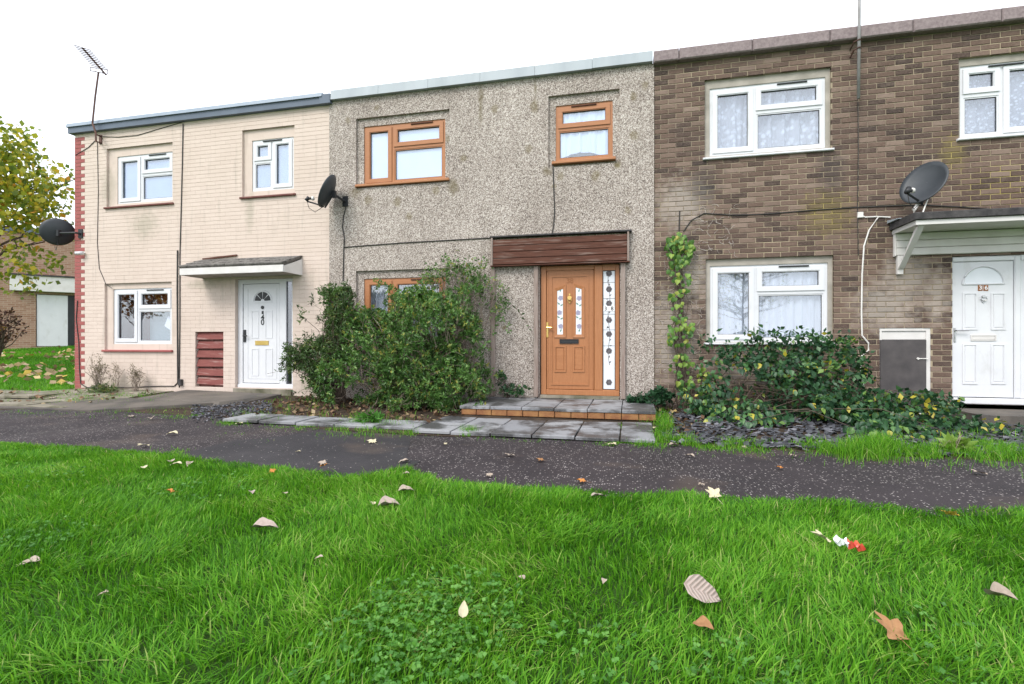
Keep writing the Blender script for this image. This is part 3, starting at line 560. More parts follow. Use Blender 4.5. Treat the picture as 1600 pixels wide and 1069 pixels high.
_, yc = window(h38, H38[2], (-4.57, -3.055, 1.0, 2.21), 'A', y38, om, (.0, .99, .045, 'oakh'), 'pebble', .36, .36)
curtain(-4.56, -3.07, 1.0, 2.2, yc+.06, 'net', 'grey-white net curtain behind the downstairs window hidden by the shrubs', .03, 10)
# timber fascia over the door, with posts
fz0, fz1 = 2.345, 2.775; fx0, fx1 = -2.215, -.02; fa = thing_part('timber_fascia', h38)
for i in range(4):
    z0 = fz0+.012+i*(fz1-fz0-.02)/4; z1 = z0+(fz1-fz0-.02)/4-.007
    MB().bevbox(fx0+.03, fx1-.03, -.115+random.uniform(-.008, .008), y38-.002, z0, z1, .005).build('plank', 'plank', fa)
for xx in (fx0, fx1-.028): MB().bevbox(xx, xx+.028, -.125, y38-.002, fz0, fz1+.02, .004).build('end_strip', 'post', fa)
MB().bevbox(fx0-.01, fx1+.01, -.135, y38-.002, fz0-.018, fz0-.002, .003).build('bottom_lip', 'plank', fa)
MB().bevbox(fx0-.02, fx1+.04, -.13, y38-.002, fz1+.022, fz1+.05, .006).build('top_flashing', 'felt', fa)
for xx, wv in ((-2.235, .07), (-1.515, .07), (-.145, .07)): MB().bevbox(xx, xx+wv, -.075, y38-.002, .215, fz0-.022, .006).build('post', 'post', h38)
d = door_root(h38); Y = .03; P = lambda x, y: W(x, y, Y); a = H38[3]
a = (-1.42, -.165, .25, 2.325); lx0, lx1 = P(853.5, 500)[0], P(928.5, 500)[0]; gx0, gx1 = P(941.5, 500)[0], P(961.5, 500)[0]; sz0, sz1 = P(950, 609.5)[1], P(950, 423)[1]
mb = MB(); ring(mb, a, (lx0, lx1, a[2]+.09, a[3]-.07), Y, Y+.07); mb.v = mb.v[:]
mb = MB(); mb.bevbox(a[0]+.003, lx0, Y, Y+.07, a[2], a[3], .006); mb.bevbox(lx0, lx1, Y, Y+.07, a[3]-.075, a[3], .006); mb.bevbox(lx0, a[1]-.003, Y-.012, Y+.07, a[2], a[2]+.085, .006); mb.bevbox(lx1, gx0, Y-.006, Y+.07, a[2]+.085, a[3]-.003, .01); mb.bevbox(gx1, a[1]-.003, Y-.006, Y+.07, a[2]+.085, a[3]-.003, .008); mb.box(gx0, gx1, Y-.004, Y+.07, a[2]+.085, sz0); mb.box(gx0, gx1, Y-.004, Y+.07, sz1, a[3]-.003); mb.build('door_frame', 'oak', d)
MB().box(a[0]+.01, a[1]-.01, -.06, Y+.01, .205, .249).build('threshold', 'paleconc', d)
yl = Y+.014; MB().bevbox(lx0+.005, lx1-.005, yl, yl+.05, a[2]+.09, a[3]-.08, .006).build('door_leaf', 'oak', d)
P = lambda x, y: W(x, y, yl); mb = MB(); p, q = P(860.5, 432), P(920, 603); panel_ring(mb, p[0], q[0], q[1], p[1], yl, .022, .012); p, q = P(855.5, 424.5), P(926, 613); panel_ring(mb, p[0], q[0], q[1], p[1], yl, .014, .006)
for xa, xb in ((866, 884.5), (895, 913.5)):
    p, q = P(xa, 541), P(xb, 582); panel_ring(mb, p[0], q[0], q[1], p[1], yl, .024, .014); mb.bevbox(p[0]+.035, q[0]-.035, yl-.006, yl+.002, q[1]+.035, p[1]-.035, .006)
mb.build('moulding', 'oakh', d)
def flower(mb, x, z, r, y0, y1, n=6, ph=0.):
    for k in range(n): mb.disc(x+r*.6*math.cos(6.283*k/n+ph), z+r*.6*math.sin(6.283*k/n+ph), r*.46, y0, y1-.0001*k, 7)
    mb.disc(x, z, r*.35, y0-.0006, y1, 7)
def leafp(mb, x, z, l, an, y0, y1):
    c_, s_ = math.cos(an), math.sin(an); mb.prism([(x+c_*u*l-s_*v_*l, z+s_*u*l+c_*v_*l) for u, v_ in ((0, 0), (.4, -.22), (1, 0), (.4, .22))], y0, y1)
for xa, xb, up in ((866, 884.5, 1), (895, 913.5, 0)):      # glazed upper panels with slanting heads
    A = P(xa, 447 if up else 444.5); B = P(xb, 444.5 if up else 447.5); Cc = P(xb, 528)
    x0, x1 = A[0], B[0]; zb = Cc[1]; zl, zr = (A[1]-.05, A[1]+.01) if up else (A[1]+.01, A[1]-.05); g = .05
    o = [(x0, zb), (x1, zb), (x1, zr), (x0, zl)]; i_ = [(x0+g, zb+g), (x1-g, zb+g), (x1-g, zr-g-(.015 if up else -.015)), (x0+g, zl-g+(.015 if up else -.015))]
    mb = MB()
    for k in range(4): m_ = (k+1) % 4; mb.hexa([(o[k][0], yl-.016, o[k][1]), (o[m_][0], yl-.016, o[m_][1]), (i_[m_][0], yl-.008, i_[m_][1]), (i_[k][0], yl-.008, i_[k][1]), (o[k][0], yl+.002, o[k][1]), (o[m_][0], yl+.002, o[m_][1]), (i_[m_][0], yl+.002, i_[m_][1]), (i_[k][0], yl+.002, i_[k][1])])
    mb.build('glazing_surround', 'oak', d); MB().prism(i_, yl-.003, yl+.001).build('decorated_pane', 'frost', d)
    cxx = (i_[0][0]+i_[1][0])/2; hh = i_[2][1]-i_[0][1]; mbl, mbg = MB(), MB()
    for u_ in (.18, .48, .80): flower(mbl, cxx+.01*math.sin(u_*9), i_[0][1]+hh*u_, .042, yl-.0055, yl-.0031, 5, u_)
    for u_, an in ((.05, 1.2), (.33, .5), (.36, 2.6), (.62, .6), (.65, 2.4), (.93, 1.4)): leafp(mbg, cxx, i_[0][1]+hh*u_, .065, an, yl-.005, yl-.0031)
    mbl.build('flower_motif', 'lilac', d); mbg.build('leaf_motif', 'greenglass', d)
p, q = P(874.5, 530.5), P(904, 537.5); mb = MB(); ring(mb, (p[0], q[0], q[1], p[1]), (p[0]+.018, q[0]-.018, q[1]+.012, p[1]-.012), yl-.018, yl+.002); mb.bevbox(p[0]+.018, q[0]-.018, yl-.011, yl+.002, q[1]+.012, p[1]-.012, .003); mb.build('letterbox', 'dark', d)
p, q = P(853.8, 504), P(857, 528); mb = MB(); mb.bevbox(p[0], q[0], yl-.014, yl+.002, q[1], p[1], .004); hz = P(855, 512.5)[1]; mb.tube([(p[0]+.015, yl-.01, hz), (p[0]+.015, yl-.05, hz), (p[0]+.09, yl-.055, hz-.005), (p[0]+.10, yl-.05, hz)], .012, 7); mb.build('handle', 'gold', d)
kx, kz = P(890, 468); mb = MB(); mb.disc(kx, kz+.02, .035, yl-.02, yl+.002, 12); mb.disc(kx, kz-.055, .014, yl-.02, yl+.002, 8); mb.disc(kx, kz+.075, .014, yl-.016, yl+.002, 8); mb.tube([(kx+.03*math.sin(t_), yl-.022, kz-.01-.04*math.cos(t_)+.0) for t_ in np.linspace(-2, 2, 9)], .006, 5); mb.build('knocker', 'gold', d)
lettering('38', *P(890.5, 439.5), .115, yl-.003, 'numbrown', d)
Yg = Y+.02; MB().box(gx0-.003, gx1+.003, Yg, Yg+.006, sz0-.003, sz1+.003).build('side_light', 'frost', d)
ring(MB(), (gx0, gx1, sz0, sz1), (gx0+.01, gx1-.01, sz0+.01, sz1-.01), Yg-.014, Yg-.001).build('gasket', 'dark', d)
P = lambda x, y: W(x, y, Yg); mb = MB(); gl = MB(); cxx = (gx0+gx1)/2
for yy in (428, 452.5, 474.5, 500.5, 522.5, 549, 598): flower(mb, P(951.5, yy)[0], P(951.5, yy)[1], .048, Yg-.004, Yg-.0005, 6, yy)
for yy in (437.5, 443, 463, 467, 490, 494, 511, 513.5, 533, 541, 560, 568): leafp(mb, P(951.5, yy)[0], P(951.5, yy)[1], .05, (yy*7) % 6.28, Yg-.0035, Yg-.0004)
mb.tube([(P(951.5+1.5*math.sin(yy/9), yy)[0], Yg-.001, P(951.5, yy)[1]) for yy in range(426, 576, 5)], .004, 4)
mb.build('flower_motif', 'etched', d)
for yy in (442, 467, 491.5, 516, 541): gl.box(gx0+.01, gx1-.01, Yg-.003, Yg-.0002, P(951, yy)[1]-.003, P(951, yy)[1]+.003)
gl.build('glazing_lead', 'etched', d)
MB().box(P(943, 0)[0], P(961, 0)[0], Yg-.006, Yg-.0045, P(951, 487)[1], P(951, 479)[1]).build('number_sticker', 'white', d); lettering('3', P(946.5, 0)[0], P(951, 483)[1], .085, Yg-.007, 'dark', d); lettering('8', P(956.5, 0)[0], P(951, 483)[1], .085, Yg-.007, 'dark', d)

# ------------------------------------------------------------------ brown brick house (number 36)
h36 = thing('terraced_house', (3.2, 0, 0), 'brown brick house with white window frames, white door and flat white door canopy', 'house', 'houses of the terrace')
ZT36 = 5.345
H36 = [(1.09, 2.80, snap(3.83), snap(5.02)), (1.105, 2.83, snap(1.05), snap(2.325)), (4.36, 5.47, snap(3.83), snap(4.95)), (4.285, 5.56, snap(.20), snap(2.27)), (3.41, 4.03, snap(.10), snap(1.315))]
wall36 = wall_obj(wall_mesh(XC, XD, -.1, ZT36, H36, .007, .12), 'wall', 'mortar', h36)
rects = list(brick_rects(XC+.004, XD, BZ0, ZT36, H36, .011))
rects.sort(key=lambda r: ((r[0]+r[1])/2)**2+DW**2+((r[2]+r[3])/2-CH)**2+(1e3 if (r[0]+r[1])/2 > 5.2 or (r[2]+r[3])/2 < .45 else 0)+(50 if r[1]-r[0] < .15 else 0))
meshes = {}
for r in rects[:300]:
    k = (round(r[1]-r[0], 3), round(r[3]-r[2], 3))
    if k not in meshes: me = MB().bevbox(0, k[0], 0, .03, 0, k[1], .004).mesh('brick'); me.materials.append(MT['brick']); meshes[k] = me
    o = link('brick', meshes[k], wall36); o.location = (r[0], random.uniform(-.003, .0015), r[2]+random.uniform(-.001, .001)); o.rotation_euler = (random.uniform(-.02, .02), random.uniform(-.006, .006), 0)
mb = MB()
for r in rects[300:]: j = random.uniform(-.003, .0015); q = random.uniform(-.0015, .0015); mb.bevbox(r[0], r[1], j, .03, r[2]+q, r[3]+q, .004)
mb.build('brickwork', 'brick', wall36, kind='stuff')
shell(h36, XC, XD, ZT36); side_wall(h36, XD-.06, XD+.06, ZT36, 'interior')
e = np.concatenate([[XC-.01, XC+.36], np.arange(XC+.36+1.02, XD+.5, 1.02)])
for i in range(len(e)-1):
    j = random.uniform(-.008, .008); MB().bevbox(e[i]+.004, min(e[i+1], XD)-.004, -.115+j*.6, .3, ZT36+.002, ZT36+.178+j*.4, .016).build('coping_stone', 'coping', h36)
_, yc = window(h36, H36[0], (1.165, 2.74, 3.905, 4.925), 'A', 0, ('upvc', 'upvc', 'upvc'), (.03, snap(3.83)+.02, .03, 'upvc'), 'band', .40, .40)
curtain(1.18, 2.73, 3.90, 4.9, yc+.02, 'lace', 'white lace curtain with flowers in the wide upstairs window of the brick house', .035, 7, .05)
_, yc = window(h36, H36[1], (1.17, 2.77, 1.10, 2.245), 'A', 0, ('upvc', 'upvc', 'upvc'), (.03, snap(1.05)+.02, .03, 'upvc'), 'band', .40, .36)
curtain(1.18, 2.76, 1.10, 2.24, yc+.0, 'net', 'white pleated net curtain in the downstairs window of the brick house', .025, 13)
_, yc = window(h36, H36[2], (4.395, 5.45, 3.88, 4.87), 'B', 0, ('upvc', 'upvc', 'upvc'), (.03, snap(3.83)+.02, .03, 'upvc'), 'band', .46, .40)
curtain(4.4, 5.44, 3.88, 4.86, yc+.01, 'lace2', 'white leaf-patterned lace curtain in the upstairs window above the white door', .015, 4)
# gas meter cupboard
hl = thing_part('meter_cupboard', h36); a = H36[4]
mb = MB(); mb.box(a[0], a[0]+.03, .012, .1, a[2], a[3]); mb.box(a[1]-.05, a[1], .012, .1, a[2], a[3]); mb.box(a[0]+.03, a[1]-.05, .012, .1, a[3]-.04, a[3]); mb.box(a[0]+.03, a[1]-.05, .012, .1, a[2], a[2]+.03); mb.box(a[0]+.03, a[1]-.05, .03, .1, a[3]-.16, a[3]-.045); mb.build('frame', 'upvc2', hl)
MB().bevbox(a[0]+.005, a[1]-.055, -.006, .011, a[2]+.06, a[3]-.165, .004).build('cupboard_door', 'graydoor', hl)
mb = MB(); zz = W(1446, 561)[1]; mb.tube([(a[1]-.16, -.012, zz), (a[1]-.04, -.014, zz)], .008, 6); mb.disc(a[1]-.16, zz, .016, -.022, -.004, 8); mb.build('latch', 'wcable', hl)
d = door_root(h36); Y = .03; a = H36[3]; a = (a[0]+.004, a[1]-.004, .275, a[3]-.004); P = lambda x, y: W(x, y, Y)
lx0, lx1 = a[0]+.012, P(1585.5, 500)[0]
mb = MB(); mb.box(a[0], lx0, Y, Y+.07, a[2], a[3]); mb.bevbox(lx0, lx1, Y, Y+.07, a[3]-.07, a[3], .01); mb.bevbox(lx1, lx1+.075, Y, Y+.07, a[2]+.07, a[3], .012); mb.bevbox(a[1]-.06, a[1], Y, Y+.07, a[2]+.07, a[3], .012); mb.box(lx1+.075, a[1]-.06, Y, Y+.07, a[3]-.07, a[3]); mb.bevbox(lx0, a[1], Y-.03, Y+.07, a[2]-.02, a[2]+.065, .012); mb.build('door_frame', 'upvc', d)
MB().box(lx1+.075, a[1]-.06, Y+.02, Y+.03, a[2]+.07, a[3]-.07).build('side_panel', 'upvc', d)
yl = Y+.012; P = lambda x, y: W(x, y, yl); MB().bevbox(lx0+.003, lx1-.006, yl, yl+.05, a[2]+.075, a[3]-.075, .006).build('door_leaf', 'upvc', d)
mb = MB()
for xa, xb, ya, yb in ((1503.5, 1527, 458, 516), (1548, 1571, 458, 516), (1503.5, 1527, 538, 601), (1548, 1571, 538, 601)):
    p, q = P(xa, ya), P(xb, yb); panel_ring(mb, p[0], q[0], q[1], p[1], yl, .02, .010); mb.bevbox(p[0]+.03, q[0]-.03, yl-.007, yl+.002, q[1]+.03, p[1]-.03, .006)
mb.build('moulding', 'upvc', d)
fx, fz = P(1536, 444.5); r0 = (P(1569, 444)[0]-P(1503, 444)[0])/2; rz = P(1536, 417)[1]-fz
arc = [(fx+r0*.97*math.cos(math.pi*i/20), fz+rz*math.sin(math.pi*i/20)) for i in range(21)]
MB().prism(arc, yl-.003, yl+.001).build('arched_pane', 'frost', d)
mb = MB(); mb.tube([(x, yl-.004, z) for x, z in arc], .014, 6); mb.tube([(fx-r0*.99, yl-.004, fz), (fx+r0*.99, yl-.004, fz)], .012, 6); mb.build('pane_surround', 'upvc', d)
p, q = P(1516.5, 524), P(1556, 533); mb = MB(); ring(mb, (p[0], q[0], q[1], p[1]), (p[0]+.012, q[0]-.012, q[1]+.012, p[1]-.012), yl-.012, yl+.002); mb.bevbox(p[0]+.014, q[0]-.014, yl-.007, yl+.002, q[1]+.014, p[1]-.014, .003); mb.build('letterbox', 'upvc2', d)
p, q = P(1489.8, 513), P(1493, 535); mb = MB(); mb.bevbox(p[0], q[0], yl-.014, yl+.002, q[1], p[1], .004); hz = P(1491, 517)[1]; mb.tube([(p[0]+.012, yl-.01, hz), (p[0]+.012, yl-.05, hz), (p[0]+.15, yl-.055, hz)], .010, 7); mb.build('handle', 'chrome', d)
for xx, ch in ((1531.5, '3'), (1540.2, '6')):
    c_ = P(xx, 450.5); MB().bevbox(c_[0]-.027, c_[0]+.027, yl-.007, yl+.002, c_[1]-.04, c_[1]+.04, .003).build('number_tile', 'numbrown', d); lettering(ch, c_[0], c_[1], .075, yl-.0085, 'white', d)
kx, kz = P(1536, 466); mb = MB(); mb.disc(kx, kz+.02, .016, yl-.02, yl+.002, 10); mb.disc(kx, kz-.06, .010, yl-.014, yl+.002, 8); mb.tube([(kx+.035*math.sin(t_), yl-.018, kz-.01-.035*math.cos(t_)) for t_ in np.linspace(-2.4, 2.4, 11)], .006, 5); mb.build('knocker', 'chrome', d)
# canopy
cn = thing_part('door_canopy', h36); ca, cb, cp = 3.56, 5.95, .62
MB().bevbox(ca-.03, cb, -cp-.03, -.002, 2.66, 2.755, .008).build('canopy_felt', 'felt', cn)
mb = MB(); mb.box(ca, cb, -cp, -cp+.02, 2.60, 2.658); mb.box(ca, ca+.02, -cp+.02, -.002, 2.60, 2.658); mb.build('canopy_trim', 'upvc2', cn)
MB().box(ca+.021, cb, -cp+.021, -.002, 2.612, 2.63).build('soffit', 'upvc2', cn)
for i in range(3): MB().bevbox(ca+.03, cb, -.05, -.006, 2.30+i*.103, 2.30+i*.103+.099, .008).build('cladding_board', 'upvc2', cn)
MB().bevbox(ca+.01, ca+.028, -.056, -.006, 2.29, 2.61, .003).build('corner_trim', 'upvc2', cn)
MB().hexa([(ca+.045, -.09, 2.12), (ca+.115, -.09, 2.12), (ca+.115, -.055, 2.10), (ca+.045, -.055, 2.10), (ca+.045, -cp+.03, 2.60), (ca+.115, -cp+.03, 2.60), (ca+.115, -cp+.10, 2.60), (ca+.045, -cp+.10, 2.60)]).build('strut', 'upvc2', cn)
MB().box(ca+.045, ca+.115, -.054, -.006, 2.04, 2.295).build('strut_foot', 'upvc2', cn)
MB().hexa([(ca-.06, -.3, 2.757), (ca+.25, -.3, 2.757), (ca+.25, -.002, 2.757), (ca-.06, -.002, 2.757), (ca-.06, -.3, 2.765), (ca+.25, -.3, 2.765), (ca+.25, -.002, 2.80), (ca-.06, -.002, 2.80)]).build('lead_flashing', 'zinc', cn)
MB().box(4.2, 5.98, -.75, -.003, .02, .20).build('doorstep', 'concrete', None, label='stained concrete step below the white door of the brick house', category='step')

# ------------------------------------------------------------------ paving, steps, aprons
slab_me = {}
def slab(parent, x0, x1, y0, y1, z, th=.04, name='slab', mat='slab', jit=.003):
    k = (round(x1-x0, 3), round(y1-y0, 3), th, mat)
    if k not in slab_me:
        b = .006; X, Yd = k[0], k[1]; mb = MB(); mb.add([(0, 0, -th), (X, 0, -th), (X, Yd, -th), (0, Yd, -th), (0, 0, -b), (X, 0, -b), (X, Yd, -b), (0, Yd, -b), (b, b, 0), (X-b, b, 0), (X-b, Yd-b, 0), (b, Yd-b, 0)],
            [(0, 3, 2, 1), (0, 1, 5, 4), (1, 2, 6, 5), (2, 3, 7, 6), (3, 0, 4, 7), (4, 5, 9, 8), (5, 6, 10, 9), (6, 7, 11, 10), (7, 4, 8, 11), (8, 9, 10, 11)])
        me = mb.mesh(name); me.materials.append(MT[mat]); slab_me[k] = me
    o = link(name, slab_me[k], parent, recentre=False); o.location = Vector((x0, y0, z+random.uniform(-jit, jit)))
    o.rotation_euler = (random.uniform(-.006, .006), random.uniform(-.006, .006), random.uniform(-.006, .006)); return o
st = thing('doorstep', (-1, -.7, .09), 'low grey slab step on an orange brick course below the orange-brown door', 'step')
MB().box(-2.34, .33, -1.22, -.03, .02, .155).build('core', 'soil', st)
for i in range(6):
    for j in range(2): slab(st, .335-.45*(i+1)+.006, .335-.45*i-.006, -.03-.62*(j+1)+.005, -.03-.62*j-.005, .20, .04)
for i in range(12):
    MB().bevbox(.325-.2225*(i+1)+.008, .325-.2225*i-.0, -1.255+random.uniform(-.004, .004), -1.222, .072, .156, .006).build('brick', 'orangebrick', st)
pv = strip('paving', 'soil', -5.3, .27, lambda X: far_y(X)+.01, lambda X: np.where(X < -2.3, -1.75, -1.24), lambda X, Y: ground_z(X, Y)+.012, 'grey paving slabs between the asphalt footpath and the pebble-dashed house', 'paving', 60, 6)
ex = [.27, -.113, -.60, -1.085, -1.57, -2.055, -2.54]
for i in range(6):
    for y0, y1 in ((-2.50, -1.93), (-1.915, -1.34)): slab(pv, ex[i+1]+.008, ex[i]-.008, y0, y1, .055, .035)
for i in range(5): slab(pv, -2.56-.56*(i+1)+.01, -2.56-.56*i-.01, -2.33, -1.80, .06, .035, jit=.008)
ap = MB().hexa([(-8.3, -1.15, .05), (-6.35, -1.35, .05), (-5.95, -.35, .05), (-8.3, -.004, .05), (-8.3, -1.0, .135), (-6.4, -1.25, .14), (-5.95, -.35, .185), (-8.3, -.004, .185)]).build('concrete_apron', 'concrete', None, label='dark stained concrete apron before the white door of the cream house', category='pavement', kind='structure')
MB().hexa([(-10.4, -2.0, .0), (-8.1, -1.95, .0), (-6.5, -1.25, .0), (-8.35, -.9, .0), (-10.4, -2.0, .045), (-8.1, -1.95, .05), (-6.5, -1.27, .13), (-8.6, -.95, .125)]).build('concrete_ramp', 'concrete', None, label='worn concrete ramp sloping from the cream house to the footpath', category='pavement', kind='structure')
cs_ = strip('concrete_strip', 'paleconc', -20, -8.6, lambda X: X*0-1.98, lambda X: np.where(X < -11.0, -.55, .002), lambda X, Y: ground_z(X, Y)+.004, 'mossy concrete strip along the foot of the cream house', 'pavement', 60, 8)
xx = -18.0
while xx < -8.8:
    wd = random.uniform(.5, .9)
    for y0, y1 in ((-1.9, -1.35), (-1.32, -.75)):
        if random.random() < .8: o = slab(cs_, xx, xx+round(wd, 1)-.02, y0, y1, float(ground_z(xx+.3, (y0+y1)/2))+.03, .04, 'slab', 'paleconc', .012)
    xx += wd

# ------------------------------------------------------------------ dishes, aerials, cables
def dish(label, centre, dn, mount, rx=.30, rz=.33, lnb_back=.36, mount_up=False):
    n = Vector(dn).normalized(); u = (Vector((0, 0, 1))-n*n.z).normalized(); r = u.cross(n); c = Vector(centre)
    t = thing('satellite_dish', tuple(mount), label, 'satellite dish', 'satellite dishes on the terrace')
    seg, rings = 28, 6; vs = []; fs = []
    for side, off in ((0, 0), (1, -.012)):
        vs.append(c+n*(off))
        for i in range(1, rings+1):
            for k in range(seg):
                a = 2*math.pi*k/seg; q = i/rings; vs.append(c+r*(rx*q*math.cos(a))+u*(rz*q*math.sin(a))+n*(.075*q*q+off))
    m_ = 1+seg*rings
    for s_ in (0, 1):
        b = s_*m_
        for k in range(seg):
            fs.append((b, b+1+k, b+1+(k+1) % seg))
            for i in range(rings-1): fs.append((b+1+i*seg+k, b+1+(i+1)*seg+k, b+1+(i+1)*seg+(k+1) % seg, b+1+i*seg+(k+1) % seg))
    for k in range(seg): fs.append((1+(rings-1)*seg+k, 1+(rings-1)*seg+(k+1) % seg, m_+1+(rings-1)*seg+(k+1) % seg, m_+1+(rings-1)*seg+k))
    MB().add(vs, fs).build('reflector', 'dish', t, True)
    lnb = c+n*lnb_back-u*(rz*.85); bot = c-u*(rz*.9)+n*.02
    MB().tube([c-n*.05, bot-n*.04, bot+n*.06, lnb-u*.05], .014, 6).build('arm', 'dark', t)
    mb = MB(); mb.tube([lnb-n*.0, lnb-n*.06+u*.03], .022, 8); mb.tube([lnb+n*.02-u*.05, lnb+u*.03], .032, 8); mb.build('receiver', 'dark', t, True)
    cap = MB(); cap.tube([lnb-n*.055+u*.028, lnb-n*.085+u*.045], .034, 10); cap.build('receiver_cap', 'wcable', t, True)
    m = Vector(mount); mb = MB(); back = c-n*.06
    if mount_up: mb.tube([back, m+Vector((0, 0, .06)), m], .02, 8); mb.tube([back+r*.04, m+r*.10], .009, 5)
    else: mb.tube([back, m+Vector((0, -.10, .0)), m+Vector((0, -.02, 0))], .02, 8); mb.box(m.x-.05, m.x+.05, m.y-.02, m.y-.001, m.z-.09, m.z+.09)
    mb.box(back.x-.03, back.x+.03, back.y-.03, back.y+.03, back.z-.06, back.z+.06)
    mb.build('bracket', 'wcable' if mount_up else 'dark', t)
    MB().tube([lnb-u*.05, lnb-u*.14-n*.08, lnb-u*.16-n*.2, bot-u*.01], .005, 4).build('lead', 'cable', t); return t
X, Z = W(91, 364, -.12); mX, mZ = W(127, 366); dish('charcoal satellite dish held out past the red toothed corner', (X, -.12, Z), (-.80, .42, .30), (mX, -.005, mZ), .285, .275, .34)
X, Z = W(517, 302, -.32); mX, mZ = W(541, 316); dish('charcoal satellite dish on the pebble-dashed wall beside the painted house', (X, -.32, Z), (-.86, -.25, .42), (mX, y38, mZ), .28, .30, .30)
X, Z = W(1447, 290, -.42); dish('charcoal satellite dish standing above the flat white door canopy', (X, -.42, Z), (-.72, -.55, .40), (W(1428, 330, -.5)[0], -.5, 2.757), .275, .305, .31, True)
ae = thing('television_aerial', (W(150, 215)[0], -.005, W(150, 215)[1]), 'rusty television aerial leaning above the slate-blue roof edge', 'aerial')
q = lambda x, y, Y=-.18: (W(x, y, Y)[0], Y, W(x, y, Y)[1])
MB().tube([q(150, 222), q(149.5, 208), q(144.5, 193), q(149, 150), q(154, 113)], .018, 6).build('mast', 'rust', ae)
mb = MB(); mb.tube([q(158, 224, -.005), q(149, 221)], .014, 5); mb.tube([q(158, 214, -.005), q(149, 210)], .014, 5); x_, z_ = W(158, 219); mb.box(x_-.03, x_+.03, -.02, -.001, z_-.09, z_+.09); mb.build('bracket', 'rust', ae)
MB().tube([q(128.5, 75, -.5), q(166, 118, -.1)], .017, 5).build('boom', 'rust', ae)
for i in range(11):
    f_ = i/11; bx, by, bY = 128.5+30*f_, 75+34.5*f_, -.5+.32*f_; c = Vector(q(bx, by, bY)); MB().tube([c+Vector((-.09, -.10, .01)), c+Vector((.09, .10, -.01))], .008, 4).build('director', 'rust', ae)
mb = MB(); mb.tube([q(141, 105.5), q(168, 109.5)], .008, 4); mb.tube([q(141, 111), q(168, 116.5)], .008, 4)
for x_ in (141.5, 150, 160, 168): mb.tube([q(x_, 105+(x_-141)*.15), q(x_, 111+(x_-141)*.2)], .007, 4)
mb.build('reflector_grid', 'rust', ae)
ma = thing('aerial_mast', (W(1339, 158)[0], -.06, W(1339, 158)[1]), 'galvanised aerial mast clamped to the brown brick wall and rising past the roof', 'mast')
x_, z_ = W(1338.5, 158, -.06); MB().tube([(x_, -.12, z_), (x_, -.16, 6.6)], .02, 10).build('mast', 'galv', ma, True)
for yy in (84, 72): zz = W(1338, yy)[1]; MB().tube([(x_-.06, -.001, zz-.05), (x_-.05, -.10, zz), (x_, -.168, zz), (x_+.03, -.12, zz)], .011, 5).build('clamp', 'rust', ma)
mb = MB(); mb.tube([(x_-.45, -.14, 6.45), (x_+.55, -.18, 6.5)], .012, 6)
for i in range(9): mb.tube([(x_-.4+.11*i, -.30, 6.455+.005*i), (x_-.4+.11*i, -.02, 6.455+.005*i)], .005, 4)
mb.build('aerial_head', 'galv', ma)
def cable(pts, r, mat, label, Y=-.008, group=None):
    p3 = [(W(x, y, Y)[0], Y, W(x, y, Y)[1]) for x, y in pts]; return MB().tube(p3, r, 5).build('cable', mat, None, label=label, category='cable', group=group)
cable([(286, 194), (285, 250), (283, 330), (281, 400), (281, 500), (280, 606)], .011, 'cable', 'black cable running down the cream wall from roof edge to ground')
cable([(277.5, 392), (277, 450), (277.5, 540), (278, 600)], .016, 'cable', 'thicker black downlead beside the canopy of the cream house')
cable([(152, 222), (153.5, 300), (152, 380), (155, 420), (165, 444), (175, 451)], .006, 'cable', 'thin cable from the leaning aerial down to the downstairs window')
cable([(160, 214), (185, 215), (215, 212), (245, 203), (290, 190), (330, 182)], .006, 'cable', 'thin cable sagging below the slate-blue roof edge')
cable([(150, 219), (138, 231), (118, 243)], .007, 'cable', 'short cable slanting from the leaning aerial across the red corner')
cable([(121, 470), (119, 500), (123, 535), (124, 575), (126, 600), (135, 606), (200, 606), (250, 604), (272, 604), (280, 596)], .010, 'cable', 'black cable curling down the red corner and along the base of the cream wall', -.012)
cable([(541, 322), (537, 338), (535, 355), (538, 372), (537, 390), (536, 440)], .010, 'cable', 'black cable hanging from the dish on the pebble-dashed wall', y38-.012)
cable([(537, 387), (575, 384), (630, 380), (700, 376), (772, 372)], .009, 'cable', 'black cable crossing the pebble-dash to the timber fascia', y38-.01)
cable([(864, 258), (865, 290), (866.5, 330), (865, 352), (862, 370)], .009, 'cable', 'black cable dropping from the small brown-framed window to the timber fascia', y38-.01)
cable([(1062, 330), (1061, 362)], .009, 'cable', 'short black cable end above the climbing vine')
cable([(1068, 362), (1080, 345), (1100, 334), (1150, 337), (1200, 335), (1270, 329), (1333, 325), (1400, 322), (1440, 321), (1500, 324), (1580, 330)], .009, 'cable', 'black cable strung across the brown brick wall above the windows')
cable([(1340.5, 160), (1341, 240), (1340, 330), (1341, 400)], .006, 'cable', 'thin dark cable running straight down below the aerial mast')
cable([(1391, 340), (1370, 339), (1352, 340), (1346, 337)], .011, 'wcable', 'short white cable joining the canopy to the wall socket', -.012)
cable([(1372, 340), (1358, 360), (1350, 385), (1347, 430), (1346, 490), (1347, 525), (1357, 537), (1357, 548), (1346, 557), (1345, 580), (1349, 605), (1350, 620), (1343, 628)], .011, 'wcable', 'long white cable wriggling down the brown brick wall to the brambles', -.014)
mb = MB(); x_, z_ = W(1344, 337); mb.bevbox(x_-.04, x_+.03, -.035, -.001, z_-.04, z_+.04, .006); mb.build('junction_box', 'wcable', None, label='small white junction box on the brown brick wall', category='junction box')
x_, z_ = W(284, 598); MB().bevbox(x_-.035, x_+.035, -.06, -.001, z_-.06, z_+.06, .008).build('tap_box', 'felt', None, label='small grey box low on the cream wall beside the cables', category='junction box')
